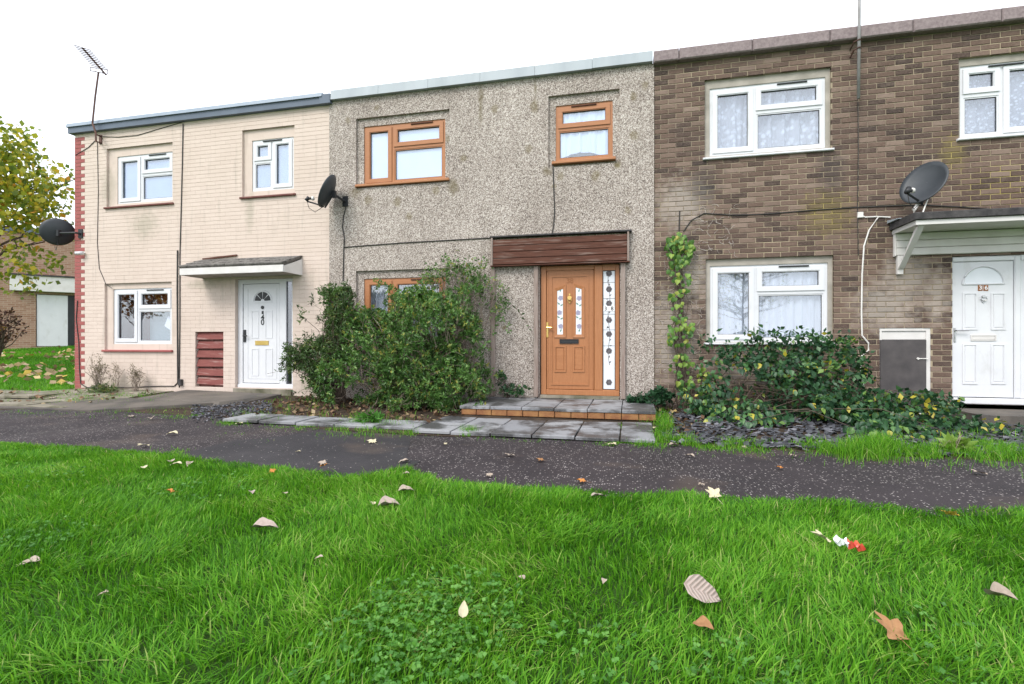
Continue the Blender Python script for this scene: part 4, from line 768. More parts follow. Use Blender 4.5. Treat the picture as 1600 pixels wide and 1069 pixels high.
sc = thing('security_camera', (W(131, 396)[0], -.001, W(131, 396)[1]), 'small white security camera on the red toothed corner', 'camera'); x_, z_ = W(130, 396)
MB().tube([(x_+.05, -.005, z_), (x_+.02, -.06, z_-.01)], .016, 6).build('mount', 'upvc', sc); MB().tube([(x_+.07, -.06, z_-.01), (x_-.05, -.11, z_-.02)], .034, 10).build('body', 'upvc', sc, True); MB().tube([(x_-.05, -.11, z_-.02), (x_-.06, -.114, z_-.021)], .024, 10).build('lens', 'dark', sc)

# ------------------------------------------------------------------ plants: numpy helpers
def unit(v): return v/np.maximum(np.linalg.norm(v, axis=-1, keepdims=True), 1e-9)
def leaf_arrays(pos, d, size, wr=.35, fold=.15):
    n = len(pos); d = unit(d); rnd = unit(rng.normal(size=(n, 3))+np.array([0, 0, .9])); s = unit(np.cross(d, rnd)); nm = np.cross(s, d); L = size[:, None]
    wv = L*wr*(wr*0+1) if np.isscalar(wr) else L*wr[:, None]
    v = np.stack([pos, pos+d*L*.45-s*wv*.5, pos+d*L*.45+s*wv*.5, pos+d*L-nm*L*.1, pos+d*L*.5-nm*L*fold*.6], 1).reshape(-1, 3)
    b = np.arange(n)[:, None]*5; f = np.concatenate([b+np.array([[0, 2, 4]]), b+np.array([[0, 4, 1]]), b+np.array([[4, 2, 3]]), b+np.array([[1, 4, 3]])], 0); return v, f
def in_ellipsoids(n, ells, shell=.35):
    vol = np.array([e[1][0]*e[1][1]*e[1][2] for e in ells])**.75; ch = rng.choice(len(ells), n, p=vol/vol.sum()); d = unit(rng.normal(size=(n, 3))); r = rng.random(n)**shell
    c = np.array([e[0] for e in ells])[ch]; R_ = np.array([e[1] for e in ells])[ch]; return c+d*r[:, None]*R_, d
def shrub(name, label, cat, base, ells, ntips, per, size, wr, mat, bases, nst=60, stem_r=.008, tint=(0, 1), gap=.36, shell=.35, up=.5, stemmat='twig', ymax=-.05, group=None, spread=.08, sphere=None, tintz=0):
    t = thing(name, base, label, cat, group); P_, D_ = in_ellipsoids(int(ntips*2.2), ells, shell)
    keep = (vnoise(P_[:, 0]+P_[:, 1]*.7, P_[:, 2]-P_[:, 1]*.5, 2.6)*.6+vnoise(P_[:, 0]*1.3+7, P_[:, 2]+P_[:, 1], 6.5)*.4 > gap) & (P_[:, 2] > base[2]+.03) & (P_[:, 1] < ymax)
    P_, D_ = P_[keep][:ntips], D_[keep][:ntips]; n = len(P_)
    D_ = unit(D_*.7+rng.normal(size=(n, 3))*.45+np.array([0, -.1, up]))
    pos = np.repeat(P_, per, 0); dd = np.repeat(D_, per, 0); k = len(pos); al = rng.random(k)[:, None]
    lp = pos-dd*al*spread+rng.normal(size=(k, 3))*.006; ld = unit(dd*(.9-.5*al)+rng.normal(size=(k, 3))*.65)
    v, f = leaf_arrays(lp, ld, size*rng.uniform(.6, 1.15, k), wr); ti = np.repeat(np.clip(np.repeat(rng.uniform(tint[0], tint[1], n), per)+rng.normal(size=k)*.10, 0, 1), 5)
    link('foliage', np_mesh('foliage', v, f, mat, ti), t, kind='stuff')
    mb = MB(); idx = rng.choice(n, min(n, nst), replace=False)
    for i in idx:
        b = Vector(bases[random.randrange(len(bases))])+Vector((random.uniform(-.06, .06), random.uniform(-.05, .05), 0)); e = Vector(P_[i]); m = b.lerp(e, .55)+Vector((random.uniform(-.15, .15), random.uniform(-.1, .1), random.uniform(.0, .22)))
        m2 = b.lerp(e, .25)+Vector((random.uniform(-.06, .06), random.uniform(-.05, .05), random.uniform(.02, .15)))
        m3 = m.lerp(e, .5)+Vector((random.uniform(-.06, .06), random.uniform(-.05, .05), random.uniform(-.02, .06)))
        mb.tube([b, m2, m, m3, e], stem_r, 4, stem_r*.35)
    # short twigs that carry the leaf sprays
    for i in range(0, n, 3): e = Vector(P_[i]); mb.tube([e-Vector(D_[i])*random.uniform(.12, .3)+Vector((0, 0, -.03)), e], .003, 3, .0015)
    mb.build('stems', stemmat, t, kind='stuff'); return t
def E(x, y, rx, ry, Y, rd):
    u = (x-800)/FP; t_ = (DW+Y)/(cs+u*sn); c = W(x, y, Y); return ((c[0], Y, c[1]), (rx*t_/FP, rd, ry*t_/FP))
shrub('evergreen_shrub', 'broad bright green evergreen shrub filling the bed before the pebble-dashed house', 'shrub', (-3.4, -.8, .08),
      [E(640, 545, 115, 90, -.8, .62), E(720, 520, 80, 75, -.55, .45), E(600, 500, 75, 55, -.6, .45), E(560, 590, 75, 50, -.9, .5), E(690, 600, 85, 40, -.9, .5), E(750, 470, 40, 40, -.35, .25), E(755, 560, 40, 70, -.5, .4), E(650, 465, 30, 22, -.5, .2), E(520, 470, 30, 25, -.6, .2), E(585, 455, 30, 20, -.55, .2), E(590, 490, 45, 30, -.4, .25), E(610, 625, 70, 18, -1.15, .3), E(700, 628, 60, 16, -1.15, .25), E(545, 622, 45, 16, -1.1, .25), E(660, 475, 45, 25, -.5, .25)],
      4900, 11, .060, .42, 'bush', [(-3.7, -.75, .05), (-3.2, -.8, .05), (-2.8, -.6, .05)], 190, .010, (.15, 1.0), .455, .36, .45)
shrub('evergreen_shrub', 'dark open shrub with narrow drooping leaves reaching before the white door', 'shrub', (-4.9, -.6, .1),
      [E(535, 490, 60, 55, -.6, .45), E(500, 540, 62, 70, -.75, .45), E(495, 600, 50, 40, -.8, .35), E(560, 460, 40, 25, -.5, .3), E(465, 570, 30, 45, -.8, .25), E(545, 450, 34, 18, -.5, .25)],
      1300, 10, .075, .28, 'darkbush', [(-4.9, -.6, .08), (-4.6, -.65, .08)], 130, .009, (.05, .9), .44, .5, .12, 'bark', spread=.12)
shrub('climbing_rose', 'tall thin rose stems with sparse small leaves above the green shrub', 'rose', (-2.8, -.3, .08),
      [E(715, 420, 62, 30, -.25, .2), E(740, 450, 50, 40, -.3, .2), E(675, 440, 30, 22, -.3, .2), E(775, 470, 25, 35, -.25, .15)],
      460, 6, .048, .5, 'bush', [(-2.8, -.35, .3), (-2.6, -.3, .3)], 60, .007, (.3, 1), .30, .6, .2)
mb = MB(); rs = thing('rose_shoot', (W(768, 470, -.2)[0], -.2, W(768, 470, -.2)[1]), 'single leafy rose shoot arching across the pebble-dash toward the orange-brown door', 'rose')
q = lambda x, y, Y=-.2: (W(x, y, Y)[0], Y, W(x, y, Y)[1]); pts = [q(762, 478), q(775, 466), q(790, 467), q(806, 482), q(820, 500), q(832, 518)]; mb.tube(pts, .006, 4, .002); mb.build('stem', 'bark', rs)
pp = np.array([Vector(pts[i]).lerp(Vector(pts[i+1]), random.random()) for i in (1, 1, 2, 2, 2, 2, 3, 3, 3, 3, 3, 3, 4, 4, 0, 0, 0)]); v, f = leaf_arrays(pp, rng.normal(size=(len(pp), 3))+np.array([0, -.3, 0]), np.full(len(pp), .075), .45)
link('leaves', np_mesh('leaves', v, f, 'bush', np.repeat(rng.random(len(pp))*.4, 5)), rs)
# single leaves: shared meshes
def leaf_mesh(name, mat, wf, L=1.0, W_=.8, fold=.12, bend=.18, rows=6, lobes=0):
    mb = MB(); vs = []; fs = []
    for i in range(rows+1):
        s_ = i/rows; w_ = wf(s_)*W_*.5*(1+lobes*math.sin(s_*19))
        for c_ in (-1, -.5, 0, .5, 1): vs.append((c_*w_*L, s_*L, L*(fold*abs(c_)*w_*2-bend*s_*s_+.03*math.sin(s_*14+c_*3))))
    for i in range(rows):
        for j in range(4): a = i*5+j; fs.append((a, a+1, a+6, a+5))
    me = bpy.data.meshes.new(name); me.from_pydata(vs, [], fs); me.validate(); me.materials.append(MT[mat]); me.polygons.foreach_set('use_smooth', [True]*len(me.polygons)); return me
heart = lambda s_: .12+math.sin(math.pi*min(1, s_*.85+.12))**.75*(1-s_**3)
ovate = lambda s_: math.sin(math.pi*s_**.75)**.8*(1-.25*s_)+.015
vine_me = [leaf_mesh('vine_leaf', 'vine_obj', heart, .070, 1.0, .2, .25, 5), leaf_mesh('vine_leaf', 'vine_obj', heart, .058, .9, -.1, .3, 5)]
bram_me = [leaf_mesh('bramble_leaf', 'bramble_obj', ovate, .095, .72, .22, .22, 5, .04), leaf_mesh('bramble_leaf', 'bramble_obj', ovate, .08, .8, .1, .3, 5, .05)]
def place_leaf(me, parent, p, n, name):
    o = link(name, me, parent, recentre=False); n = Vector(n).normalized(); down = Vector((random.uniform(-.6, .6), random.uniform(-.2, .2), -1)); y_ = (down-n*down.dot(n)).normalized(); x_ = y_.cross(n)
    M = Matrix((x_, y_, n)).transposed().to_4x4(); M.translation = p; s_ = random.uniform(.75, 1.25)
    M2 = M @ Matrix.Scale(s_, 4); o.matrix_basis = M2; return o
vi = thing('climbing_vine', (W(1062, 655, -.1)[0], -.1, .07), 'yellow-green vine climbing the brown brick wall by the pebble-dash edge', 'vine')
mb = MB()
for k in range(9):
    pts = []; x_ = 1062+random.uniform(-12, 14); y_ = 652
    while y_ > 368+random.uniform(0, 60): pts.append(q(x_, y_, -.03-random.uniform(0, .06))); y_ -= 14; x_ += random.uniform(-6, 6)+(1064-x_)*.12
    mb.tube(pts, random.uniform(.005, .012), 4, .004)
for k in range(30):
    x_, y_ = random.uniform(1048, 1080), random.uniform(400, 650); a_ = random.uniform(0, 6.28); mb.tube([q(x_, y_, -.03), q(x_+8*math.cos(a_), y_+8*math.sin(a_), -.06), q(x_+14*math.cos(a_+.6), y_+14*math.sin(a_+.6), -.03)], .004, 3, .002)
mb.build('stems', 'bark', vi)
mb = MB()
for k in range(230):
    if k < 190: x_, y_ = random.gauss(1062, 26), random.uniform(395, 640)
    else: x_, y_ = random.uniform(1085, 1150), random.uniform(320, 395)
    if x_ < 1026 or x_ > 1150 or (x_ > 1100 and y_ > 400): continue
    a_ = random.uniform(0, 6.28); l_ = random.uniform(5, 11); p = [(x_, y_)]
    for s_ in range(3): a_ += random.uniform(-.9, .9); p.append((p[-1][0]+l_*.5*math.cos(a_), p[-1][1]+l_*.5*math.sin(a_)))
    mb.tube([q(*c_, -.004) for c_ in p], .0042, 3, .002)
mb.build('dried_rootlets', 'dead', vi, kind='stuff')
for (x_, y_, rx, ry, n_) in ((1062, 388, 22, 27, 130), (1056, 425, 12, 22, 16), (1070, 440, 10, 18, 12), (1060, 470, 14, 18, 14), (1064, 515, 21, 27, 50), (1048, 530, 8, 10, 7), (1066, 575, 20, 24, 26), (1072, 600, 14, 10, 14), (1100, 590, 8, 26, 16)):
    for k in range(n_):
        a_ = random.uniform(0, 6.28); r_ = math.sqrt(random.random()); Yv = -random.uniform(.06, .20); place_leaf(random.choice(vine_me), vi, Vector(q(x_+rx*r_*math.cos(a_), y_+ry*r_*math.sin(a_), Yv)), (random.uniform(-.5, .5), -1, random.uniform(-.1, .8)), 'leaf')
br = thing('bramble', (2.0, -.6, .07), 'sprawling bramble with dark toothed leaves below the white downstairs window', 'bramble')
BE = [E(1210, 540, 120, 26, -.35, .2), E(1300, 555, 50, 40, -.4, .25), E(1160, 570, 70, 30, -.5, .25), E(1230, 600, 110, 45, -.65, .35), E(1130, 620, 70, 32, -.6, .3), E(1330, 640, 90, 36, -.9, .35), E(1250, 645, 110, 26, -1.0, .35), E(1420, 655, 95, 28, -1.1, .35), E(1500, 668, 50, 16, -1.1, .3), E(1440, 632, 50, 20, -.7, .3), E(1340, 590, 22, 50, -.3, .15), E(1180, 660, 90, 14, -1.2, .3), E(1540, 672, 60, 12, -1.2, .3), E(1090, 645, 40, 18, -.7, .25), E(1390, 672, 90, 14, -1.5, .25)]
P_, D_ = in_ellipsoids(7000, BE, .4); kp = (vnoise(P_[:, 0]+P_[:, 1], P_[:, 2]*1.5-P_[:, 1], 3.2) > .40) & (P_[:, 2] > ground_z(P_[:, 0], P_[:, 1])+.03) & (P_[:, 1] < -.06)
P_, D_ = P_[kp][:1650], D_[kp][:1650]; dist = (P_[:, 0]**2+(P_[:, 1]+DW)**2)+rng.random(len(P_))*25; od = np.argsort(dist); big = od[:100]; rest = od[100:]
for i in big:
    n_ = Vector(D_[i])*.5+Vector((random.uniform(-.4, .4), -.7, random.uniform(.2, 1.0))); c = Vector(P_[i])
    for k in range(3): place_leaf(random.choice(bram_me), br, c+Vector(((k-1)*.05, random.uniform(-.015, .015), -abs(k-1)*.0+random.uniform(-.02, .02))), n_+Vector(((k-1)*.35, 0, 0)), 'leaf')
pos = np.repeat(P_[rest], 4, 0); k = len(pos); v, f = leaf_arrays(pos+rng.normal(size=(k, 3))*.035, rng.normal(size=(k, 3))*.6+np.array([0, -.4, -.15]), .088*rng.uniform(.6, 1.2, k), .62, .1)
link('foliage', np_mesh('foliage', v, f, 'bramble', np.repeat(np.clip(np.repeat(rng.random(len(rest))**1.1, 4)+rng.normal(size=k)*.06, 0, 1), 5)), br, kind='stuff')
mb = MB()
for k in range(46):
    i = random.randrange(len(P_)); e = Vector(P_[i]); b = Vector((random.uniform(.9, 3.3), random.uniform(-.9, -.2), .07)); mb.tube([b, b.lerp(e, .3)+Vector((0, 0, random.uniform(.1, .35))), b.lerp(e, .7)+Vector((0, -.03, random.uniform(.05, .25))), e], .006, 4, .003)
mb.build('canes', 'bark', br)
shrub('ivy_clump', 'low clump of dark ivy at the foot of the pebble-dash beside the brick step', 'ivy', (.2, -.25, .08), [E(1005, 625, 34, 12, -.3, .15), E(1035, 618, 18, 14, -.25, .12)], 110, 6, .085, .8, 'bramble', [(.2, -.2, .08)], 20, .005, (0, .3), .2, .5, .2, 'bark')
shrub('ivy_clump', 'small ivy sprig growing on the step between the two greyed timber posts', 'ivy', (-1.95, -.2, .2), [E(812, 612, 26, 12, -.2, .1), E(790, 608, 14, 18, -.15, .08), E(782, 588, 10, 14, -.12, .06)], 34, 5, .075, .8, 'bramble', [(-1.95, -.12, .2)], 12, .005, (.1, .8), .1, .6, .3, 'bark')
# weeds by the cream house
def weed(label, x, ytop, ybase, Y, wpx, n, tips, green):
    b = (W(x, ybase, Y)[0], Y, float(ground_z(W(x, ybase, Y)[0], Y))); h = W(x, ytop, Y)[1]-b[2]
    return shrub('dry_weed', label, 'weed', b, [((b[0], Y, b[2]+h*.62), (wpx, .14, h*.42))], tips, 6, .035, .35, 'weed', [b], n, .0045, (.1, 1), .15, .9, .6, 'twig', spread=.10, group=None)
weed('tall dry seed-headed weed at the corner of the cream wall', 153, 552, 625, -.35, .24, 34, 90, 0)
weed('low brown weed below the downstairs window of the cream house', 213, 565, 620, -.2, .2, 24, 60, 0)
weed('thin pale weed stalk beside the taller dry weed', 180, 560, 618, -.15, .06, 8, 22, 0)
shrub('weed_clump', 'dense green weed clump at the base of the tall dry weed', 'weed', (W(160, 615, -.5)[0], -.5, .13), [E(160, 612, 28, 15, -.5, .22), E(185, 625, 36, 8, -.9, .2), E(235, 620, 30, 7, -.6, .2)], 190, 7, .06, .3, 'darkbush', [(W(160, 615, -.5)[0], -.5, .12)], 14, .004, (.3, 1), .1, .5, .5)

# ------------------------------------------------------------------ grass
def blades(name, X, Yp, Z, h, wd, lean, az, tint, mat='grass'):
    n = len(X); sl = np.array([0, .38, .72, 1.0]); wl = np.array([.85, 1, .7, 0]); ld = np.stack([np.cos(az), np.sin(az), np.zeros(n)], 1)
    pa = az+math.pi/2+rng.normal(size=n)*.7; pd = np.stack([np.cos(pa), np.sin(pa), np.zeros(n)], 1); base = np.stack([X, Yp, Z], 1); rows = []
    for s_, w_ in zip(sl, wl):
        c = base+ld*(h*lean*s_**1.7)[:, None]; c[:, 2] += h*(s_-.42*np.minimum(lean, 1.2)*s_**2)
        if w_ > 0: rows += [c-pd*(wd*w_*.5)[:, None], c+pd*(wd*w_*.5)[:, None]]
        else: rows.append(c)
    v = np.stack(rows, 1).reshape(-1, 3); b = np.arange(n)[:, None]*7
    f = np.concatenate([b+np.array([q_]) for q_ in ([0, 1, 3], [0, 3, 2], [2, 3, 5], [2, 5, 4], [4, 5, 6])], 0); return np_mesh(name, v, f, mat, np.repeat(tint, 7))
NB = 470000
X = rng.uniform(-9.6, 4.9, NB); Yp = rng.uniform(-7.35, -3.55, NB); p = Yp+DW
edge = near_y(X)+(vnoise(X, Yp, 9)-.5)*.10+.0
ok = (Yp < edge) & (X > -1.72*p-.7) & (X < .74*p+.7) & (rng.random(NB) < .55+.6*vnoise(X, Yp, 5))
X, Yp = X[ok], Yp[ok]; n = len(X); clump = vnoise(X, Yp, 2.2); c2 = vnoise(X+31, Yp+17, 6.0); c3 = vnoise(X+3, Yp-9, .9)
az = vnoise(X+50, Yp, 1.3)*6.283*1.3+vnoise(X, Yp+40, 4)*3.5+rng.normal(size=n)*1.15
h = (.036+.042*clump+.030*c2)*rng.uniform(.5, 1.45, n)*np.clip(.55+(edge[ok]-Yp)*1.6, .55, 1); h[rng.random(n) < .02] *= 1.5
lean = np.clip(.35+.6*c2+rng.normal(size=n)*.3, .05, 1.5)
tint = np.clip(.20+.30*c3+.24*(clump-.5)+.22*c2+rng.normal(size=n)*.22, 0, .95); tint[rng.random(n) < .010] = 1
zz = .002+.03*(vnoise(X, Yp, 1.1)-.3)*smooth(0, .4, edge[ok]-Yp)
link('lawn_grass', blades('lawn_grass', X, Yp, zz-.004, h, rng.uniform(.0030, .0066, n), lean, az, tint), None, 'long lush green grass covering the front lawn', 'grass', kind='stuff')
# clover patches in the lawn
def clover(cx, cy, r, n):
    a_ = rng.random(n)*6.283; rr = np.sqrt(rng.random(n))*r*(.7+.5*vnoise(np.cos(a_)*2, np.sin(a_)*2, 2)); return cx+rr*np.cos(a_), cy+rr*np.sin(a_)
cp_ = [clover(*G(x, y, .05), r, n) for x, y, r, n in ((690, 945, .34, 330), (640, 985, .26, 170), (60, 835, .26, 160), (1160, 1045, .2, 60), (560, 1020, .25, 90), (330, 760, .35, 80), (60, 740, .5, 80), (930, 1010, .22, 50), (700, 1050, .25, 150), (1500, 1010, .3, 60))]
cx = np.concatenate([a for a, b in cp_]); cy = np.concatenate([b for a, b in cp_]); n = len(cx); ch = rng.uniform(.030, .075, n)
a0 = rng.random(n)*6.283; aa = (a0[:, None]+np.array([0, 2.09, 4.19])[None, :]).ravel(); ctr = np.repeat(np.stack([cx, cy, ch], 1), 3, 0); dd = np.stack([np.cos(aa), np.sin(aa), rng.uniform(-.1, .5, 3*n)], 1)
v, f = leaf_arrays(ctr, dd, rng.uniform(.012, .021, 3*n), 1.0, .2); link('clover', np_mesh('clover', v, f, 'clover', np.repeat(np.repeat(rng.random(n), 3), 5)), None, 'small round clover leaves growing in patches among the lawn grass', 'clover', kind='stuff')
# grass and weeds along the far edge of the path and in the joints
seg = [(340, 380, 655, 662, 500, .06), (365, 440, 650, 660, 900, .07), (430, 530, 663, 670, 1400, .04), (520, 620, 655, 678, 2200, .085), (620, 680, 668, 678, 700, .05), (722, 746, 672, 682, 420, .08), (745, 770, 680, 684, 120, .04), (700, 830, 681, 685, 160, .02), (940, 1020, 688, 694, 700, .035), (1000, 1045, 684, 694, 800, .07), (1026, 1046, 655, 690, 1400, .15), (1045, 1095, 683, 697, 900, .07), (1080, 1160, 686, 700, 1500, .09), (1165, 1195, 690, 702, 300, .07), (1250, 1330, 690, 706, 900, .10), (1320, 1400, 692, 715, 2600, .14), (1400, 1490, 698, 714, 1700, .085), (1500, 1600, 690, 722, 1700, .11), (1600, 1700, 695, 726, 900, .1), (240, 300, 648, 654, 300, .03), (0, 110, 640, 646, 500, .03), (180, 260, 630, 640, 300, .05), (420, 460, 630, 650, 400, .07), (480, 520, 630, 655, 500, .08), (260, 290, 700, 708, 260, .03), (340, 420, 665, 690, 260, .018), (0, 240, 612, 640, 4200, .045), (120, 300, 622, 646, 1600, .04), (1150, 1260, 690, 706, 900, .06), (965, 972, 655, 684, 260, .03), (893, 912, 660, 684, 120, .015), (960, 1020, 652, 658, 240, .03), (730, 960, 651, 656, 260, .02), (1000, 1030, 660, 690, 500, .06), (1480, 1560, 680, 712, 900, .09), (820, 940, 685, 689, 300, .02), (560, 700, 660, 676, 300, .03)]
Xs, Ys, Hs, Ts = [], [], [], []
for x0, x1, y0, y1, n_, hh in seg:
    for _ in range(n_):
        ux = random.gauss((x0+x1)/2, (x1-x0)*.36); uy = random.gauss((y0+y1)/2, (y1-y0)*.33); gx_, gy_ = G(ux, uy, .03)
        if vnoise(gx_, gy_, 6.0)*.6+vnoise(gx_+5, gy_, 15)*.4 < .46: continue
        Xs.append(gx_); Ys.append(gy_); Hs.append(hh*random.uniform(.4, 1.4)*(.45+vnoise(gx_, gy_, 3.3))); Ts.append(min(.98, max(.05, random.gauss(.5, .25))))
Xs, Ys, Hs, Ts = map(np.array, (Xs, Ys, Hs, Ts)); n = len(Xs)
link('verge_grass', blades('verge_grass', Xs, Ys, ground_z(Xs, Ys), Hs, rng.uniform(.003, .006, n), rng.uniform(.1, .9, n), rng.random(n)*6.283, Ts), None, 'bright grass tufts and moss along the far edge of the footpath', 'grass', kind='stuff')
shrub('broadleaf_weed', 'bluish broad-leaved weed in the grass tuft at the path edge', 'weed', (G(577, 668)[0], G(577, 668)[1], .03), [((*G(577, 666), .1), (.16, .14, .09))], 60, 5, .10, .35, 'clover', [(*G(577, 666), .03)], 6, .004, (.1, .6), .05, .8, .4, ymax=9)
shrub('broadleaf_weed', 'yellowing broad-leaved dock at the path edge before the brick house', 'weed', (*G(1500, 712), .03), [((*G(1500, 710), .08), (.14, .12, .08))], 26, 4, .13, .4, 'vine_obj', [(*G(1500, 712), .03)], 4, .004, (.3, 1), .0, .8, .4, ymax=9)
# lawn beyond the end of the terrace
NB = 60000; X = rng.uniform(-24, -11.1, NB); Yp = rng.uniform(-.55, 9, NB); n = NB
link('side_lawn_grass', blades('side_lawn_grass', X, Yp, ground_z(X, Yp)-.01, rng.uniform(.05, .11, n), rng.uniform(.008, .016, n), rng.uniform(.1, 1, n), rng.random(n)*6.283, np.clip(.2+.5*vnoise(X, Yp, 1.2)+rng.normal(size=n)*.15, 0, .95)), None, 'grass on the bank beyond the red toothed corner', 'grass', kind='stuff')
n = 900; X = rng.uniform(-24, -11.2, n); Yp = rng.uniform(.2, 7.5, n); kp = vnoise(X, Yp, .7) > .35; X, Yp = X[kp], Yp[kp]; n = len(X)
v, f = leaf_arrays(np.stack([X, Yp, ground_z(X, Yp)+.07], 1), np.stack([rng.normal(size=n), rng.normal(size=n), rng.normal(size=n)*.2], 1), rng.uniform(.12, .2, n), .8, .1)
link('leaf_litter', np_mesh('leaf_litter', v, f, 'litter', np.repeat(rng.uniform(.3, 1, n), 5)), None, 'yellow autumn leaves strewn over the bank beyond the terrace', 'leaves', kind='stuff')
n = 2000; X = np.concatenate([rng.uniform(-5.6, 1.0, 1500)*1.0, rng.uniform(-17, -8.7, 500)]); Yp = np.concatenate([rng.uniform(-1.9, -.15, 1500), -.2-1.5*rng.random(500)**.7]); kp = ~((X > -2.4) & (X < .4)) & (Yp > far_y(X)+.2) & ((X > -8) | (vnoise(X, Yp, 2) > .45)); X, Yp = X[kp], Yp[kp]; n = len(X)
v, f = leaf_arrays(np.stack([X, Yp, ground_z(X, Yp)+np.where(X < -8, .04, .015)], 1), np.stack([rng.normal(size=n), rng.normal(size=n), rng.normal(size=n)*.35], 1), rng.uniform(.05, .10, n), .7, .15)
link('dead_leaves', np_mesh('dead_leaves', v, f, 'litter', np.repeat(rng.random(n)**2.6*.85, 5)), None, 'brown dead leaves lying on soil and concrete along the house fronts', 'leaves', kind='stuff')
# slate chippings and gravel
def chips(name, label, pts, zf, smin, smax, tint):
    mb = MB(); ti = []
    for x, y in pts:
        s_ = random.uniform(smin, smax); a = random.uniform(0, 6.28); k = random.choice((4, 5)); n = Vector((random.gauss(0, .28), random.gauss(0, .28), 1)).normalized(); e1 = n.orthogonal().normalized(); e2 = n.cross(e1)
        c = Vector((x, y, float(zf(x, y))+random.uniform(.004, .03))); pol = [c+e1*s_*math.cos(a+6.283*i/k+random.uniform(-.35, .35))*random.uniform(.5, 1)+e2*s_*.65*math.sin(a+6.283*i/k) for i in range(k)]; th = n*random.uniform(.006, .014)
        mb.add(pol+[p_+th for p_ in pol], [tuple(range(k))[::-1], tuple(range(k, 2*k))]+[(i, (i+1) % k, k+(i+1) % k, k+i) for i in range(k)]); ti += [random.random()**1.5*tint]*(2*k)
    me = bpy.data.meshes.new(name); me.from_pydata(mb.v, [], mb.f); a_ = me.attributes.new('tint', 'FLOAT', 'POINT'); a_.data.foreach_set('value', ti); me.materials.append(MT['slatechip']); link(name, me, None, label, 'chippings', kind='stuff')
chips('slate_chippings', 'dark flat slate chippings covering the bed below the brick wall', [p_ for p_ in (G(random.uniform(1030, 1640), random.uniform(648, 706), .05) for _ in range(2900)) if p_[1] > far_y(p_[0])+.06+.1*random.random()], ground_z, .025, .07, 1)
chips('gravel', 'small blue-grey gravel patch beside the concrete apron', [G(random.uniform(300, 425), random.gauss(643, 4.5), .05) for _ in range(900)], ground_z, .012, .028, 1)

# ------------------------------------------------------------------ fallen leaves and litter
MT['leafpale'] = surf('pale_dry_leaf', (.40, .335, .275), (.29, .235, .19), 40, .8, .2); MT['leafgrey'] = surf('grey_pink_leaf', (.30, .24, .21), (.38, .315, .275), 60, .8, .2)
t = NT('ribbed_leaf'); sp = t.n('SeparateXYZ'); tcn = t.n('TexCoord'); t.l(tcn.outputs['Object'], sp.inputs[0])
rb = t.math('SINE', t.math('MULTIPLY', t.math('SUBTRACT', sp.outputs['Y'], t.math('MULTIPLY', t.math('ABSOLUTE', sp.outputs['X']), .7)), 330.0)); t.bump(rb, .6, .003)
MT['leafrib'] = t.done(t.mix(t.mask(rb, .55, 1.0), t.mix(t.noise(40), (.30, .24, .21), (.42, .35, .31)), (.22, .17, .14)), .75, .2)
MT['leafcream'] = surf('cream_leaf', (.56, .51, .36), (.45, .40, .26), 30, .8, .2); MT['leaforange'] = surf('orange_leaf', (.52, .22, .06), (.42, .17, .05), 30, .8, .2); MT['leafbrown'] = surf('brown_leaf', (.24, .12, .055), (.34, .19, .09), 30, .8, .2); MT['leafyellow'] = surf('yellow_leaf', (.58, .42, .06), (.52, .33, .05), 30, .8, .2)
def maple_mesh(name, mat, L, curl):
    vs = [(0, 0, 0)]; fs = []; K = 40
    def rr(a): 
        b = 0
        for c_, l_ in ((math.pi/2, 1.0), (math.pi/2+.95, .85), (math.pi/2-.95, .85), (math.pi/2+1.9, .55), (math.pi/2-1.9, .55)):
            d_ = abs((a-c_+math.pi) % (2*math.pi)-math.pi); b = max(b, l_*max(0, 1-d_/.62)**.8)
        return .30+.70*b
    for ring_ in (.5, 1):
        for k in range(K): a = 2*math.pi*k/K; r_ = rr(a)*L*.55*ring_; vs.append((r_*math.cos(a), r_*math.sin(a), curl*(r_*r_/L)*(1+.6*math.sin(3*a))+.006*math.sin(7*a)*ring_))
    for k in range(K): k2 = (k+1) % K; fs += [(0, 1+k, 1+k2), (1+k, 1+K+k, 1+K+k2, 1+k2)]
    b = len(vs); vs += [(-.0015, -.1*L, .002), (.0015, -.1*L, .002), (.0015, -.75*L, .012), (-.0015, -.75*L, .012)]; fs.append((b, b+1, b+2, b+3))
    me = bpy.data.meshes.new(name); me.from_pydata(vs, [], fs); me.materials.append(MT[mat]); me.polygons.foreach_set('use_smooth', [True]*len(fs)); return me
def ovate_mesh(name, mat, L, curl, bend):
    me = leaf_mesh(name, mat, ovate, L, .68, curl, bend, 9); return me
def leaf_at(me, x, y, z, tilt, rot, label, group=None):
    gx_, gy_ = G(x, y, z); o = bpy.data.objects.new('fallen_leaf', me); C.objects.link(o); zg = float(ground_z(gx_, gy_))
    o.location = (gx_, gy_, max(z, zg+.016)); o.rotation_euler = (tilt[0], tilt[1], rot); tag(o, label, 'leaf', group); return o
LW = dict(leafcream='cream', leafgrey='grey-pink', leafpale='pale tan')
def lawn_place(x, y):
    if y < 745: return 'beside the chipped asphalt before the cream house' if x < 400 else 'beside the smooth tarmac patch'
    if 570 < x < 600: return 'touching the rolled grey-pink leaf'
    if y > 860: return 'near the clover patch' if 480 < x < 960 else 'well out from the cream house'
    return 'before the orange-brown door' if x > 800 else 'before the painted house'
def hard_place(x, y):
    if y < 632: return 'mossy concrete strip'
    if y < 660 and x > 700: return 'paving at the foot of the brick step'
    if 372 < x < 700 and y > 685: return 'smooth tarmac patch'
    if y < 677 and x > 600: return 'grey paving slabs'
    if x < 400: return 'chipped asphalt before the cream house' if y > 660 else 'path edge below the concrete ramp'
    if y < 705: return 'grassy far edge of the footpath'
    return 'chipped asphalt before the orange-brown door' if x < 1000 else 'chipped asphalt before the brick house'
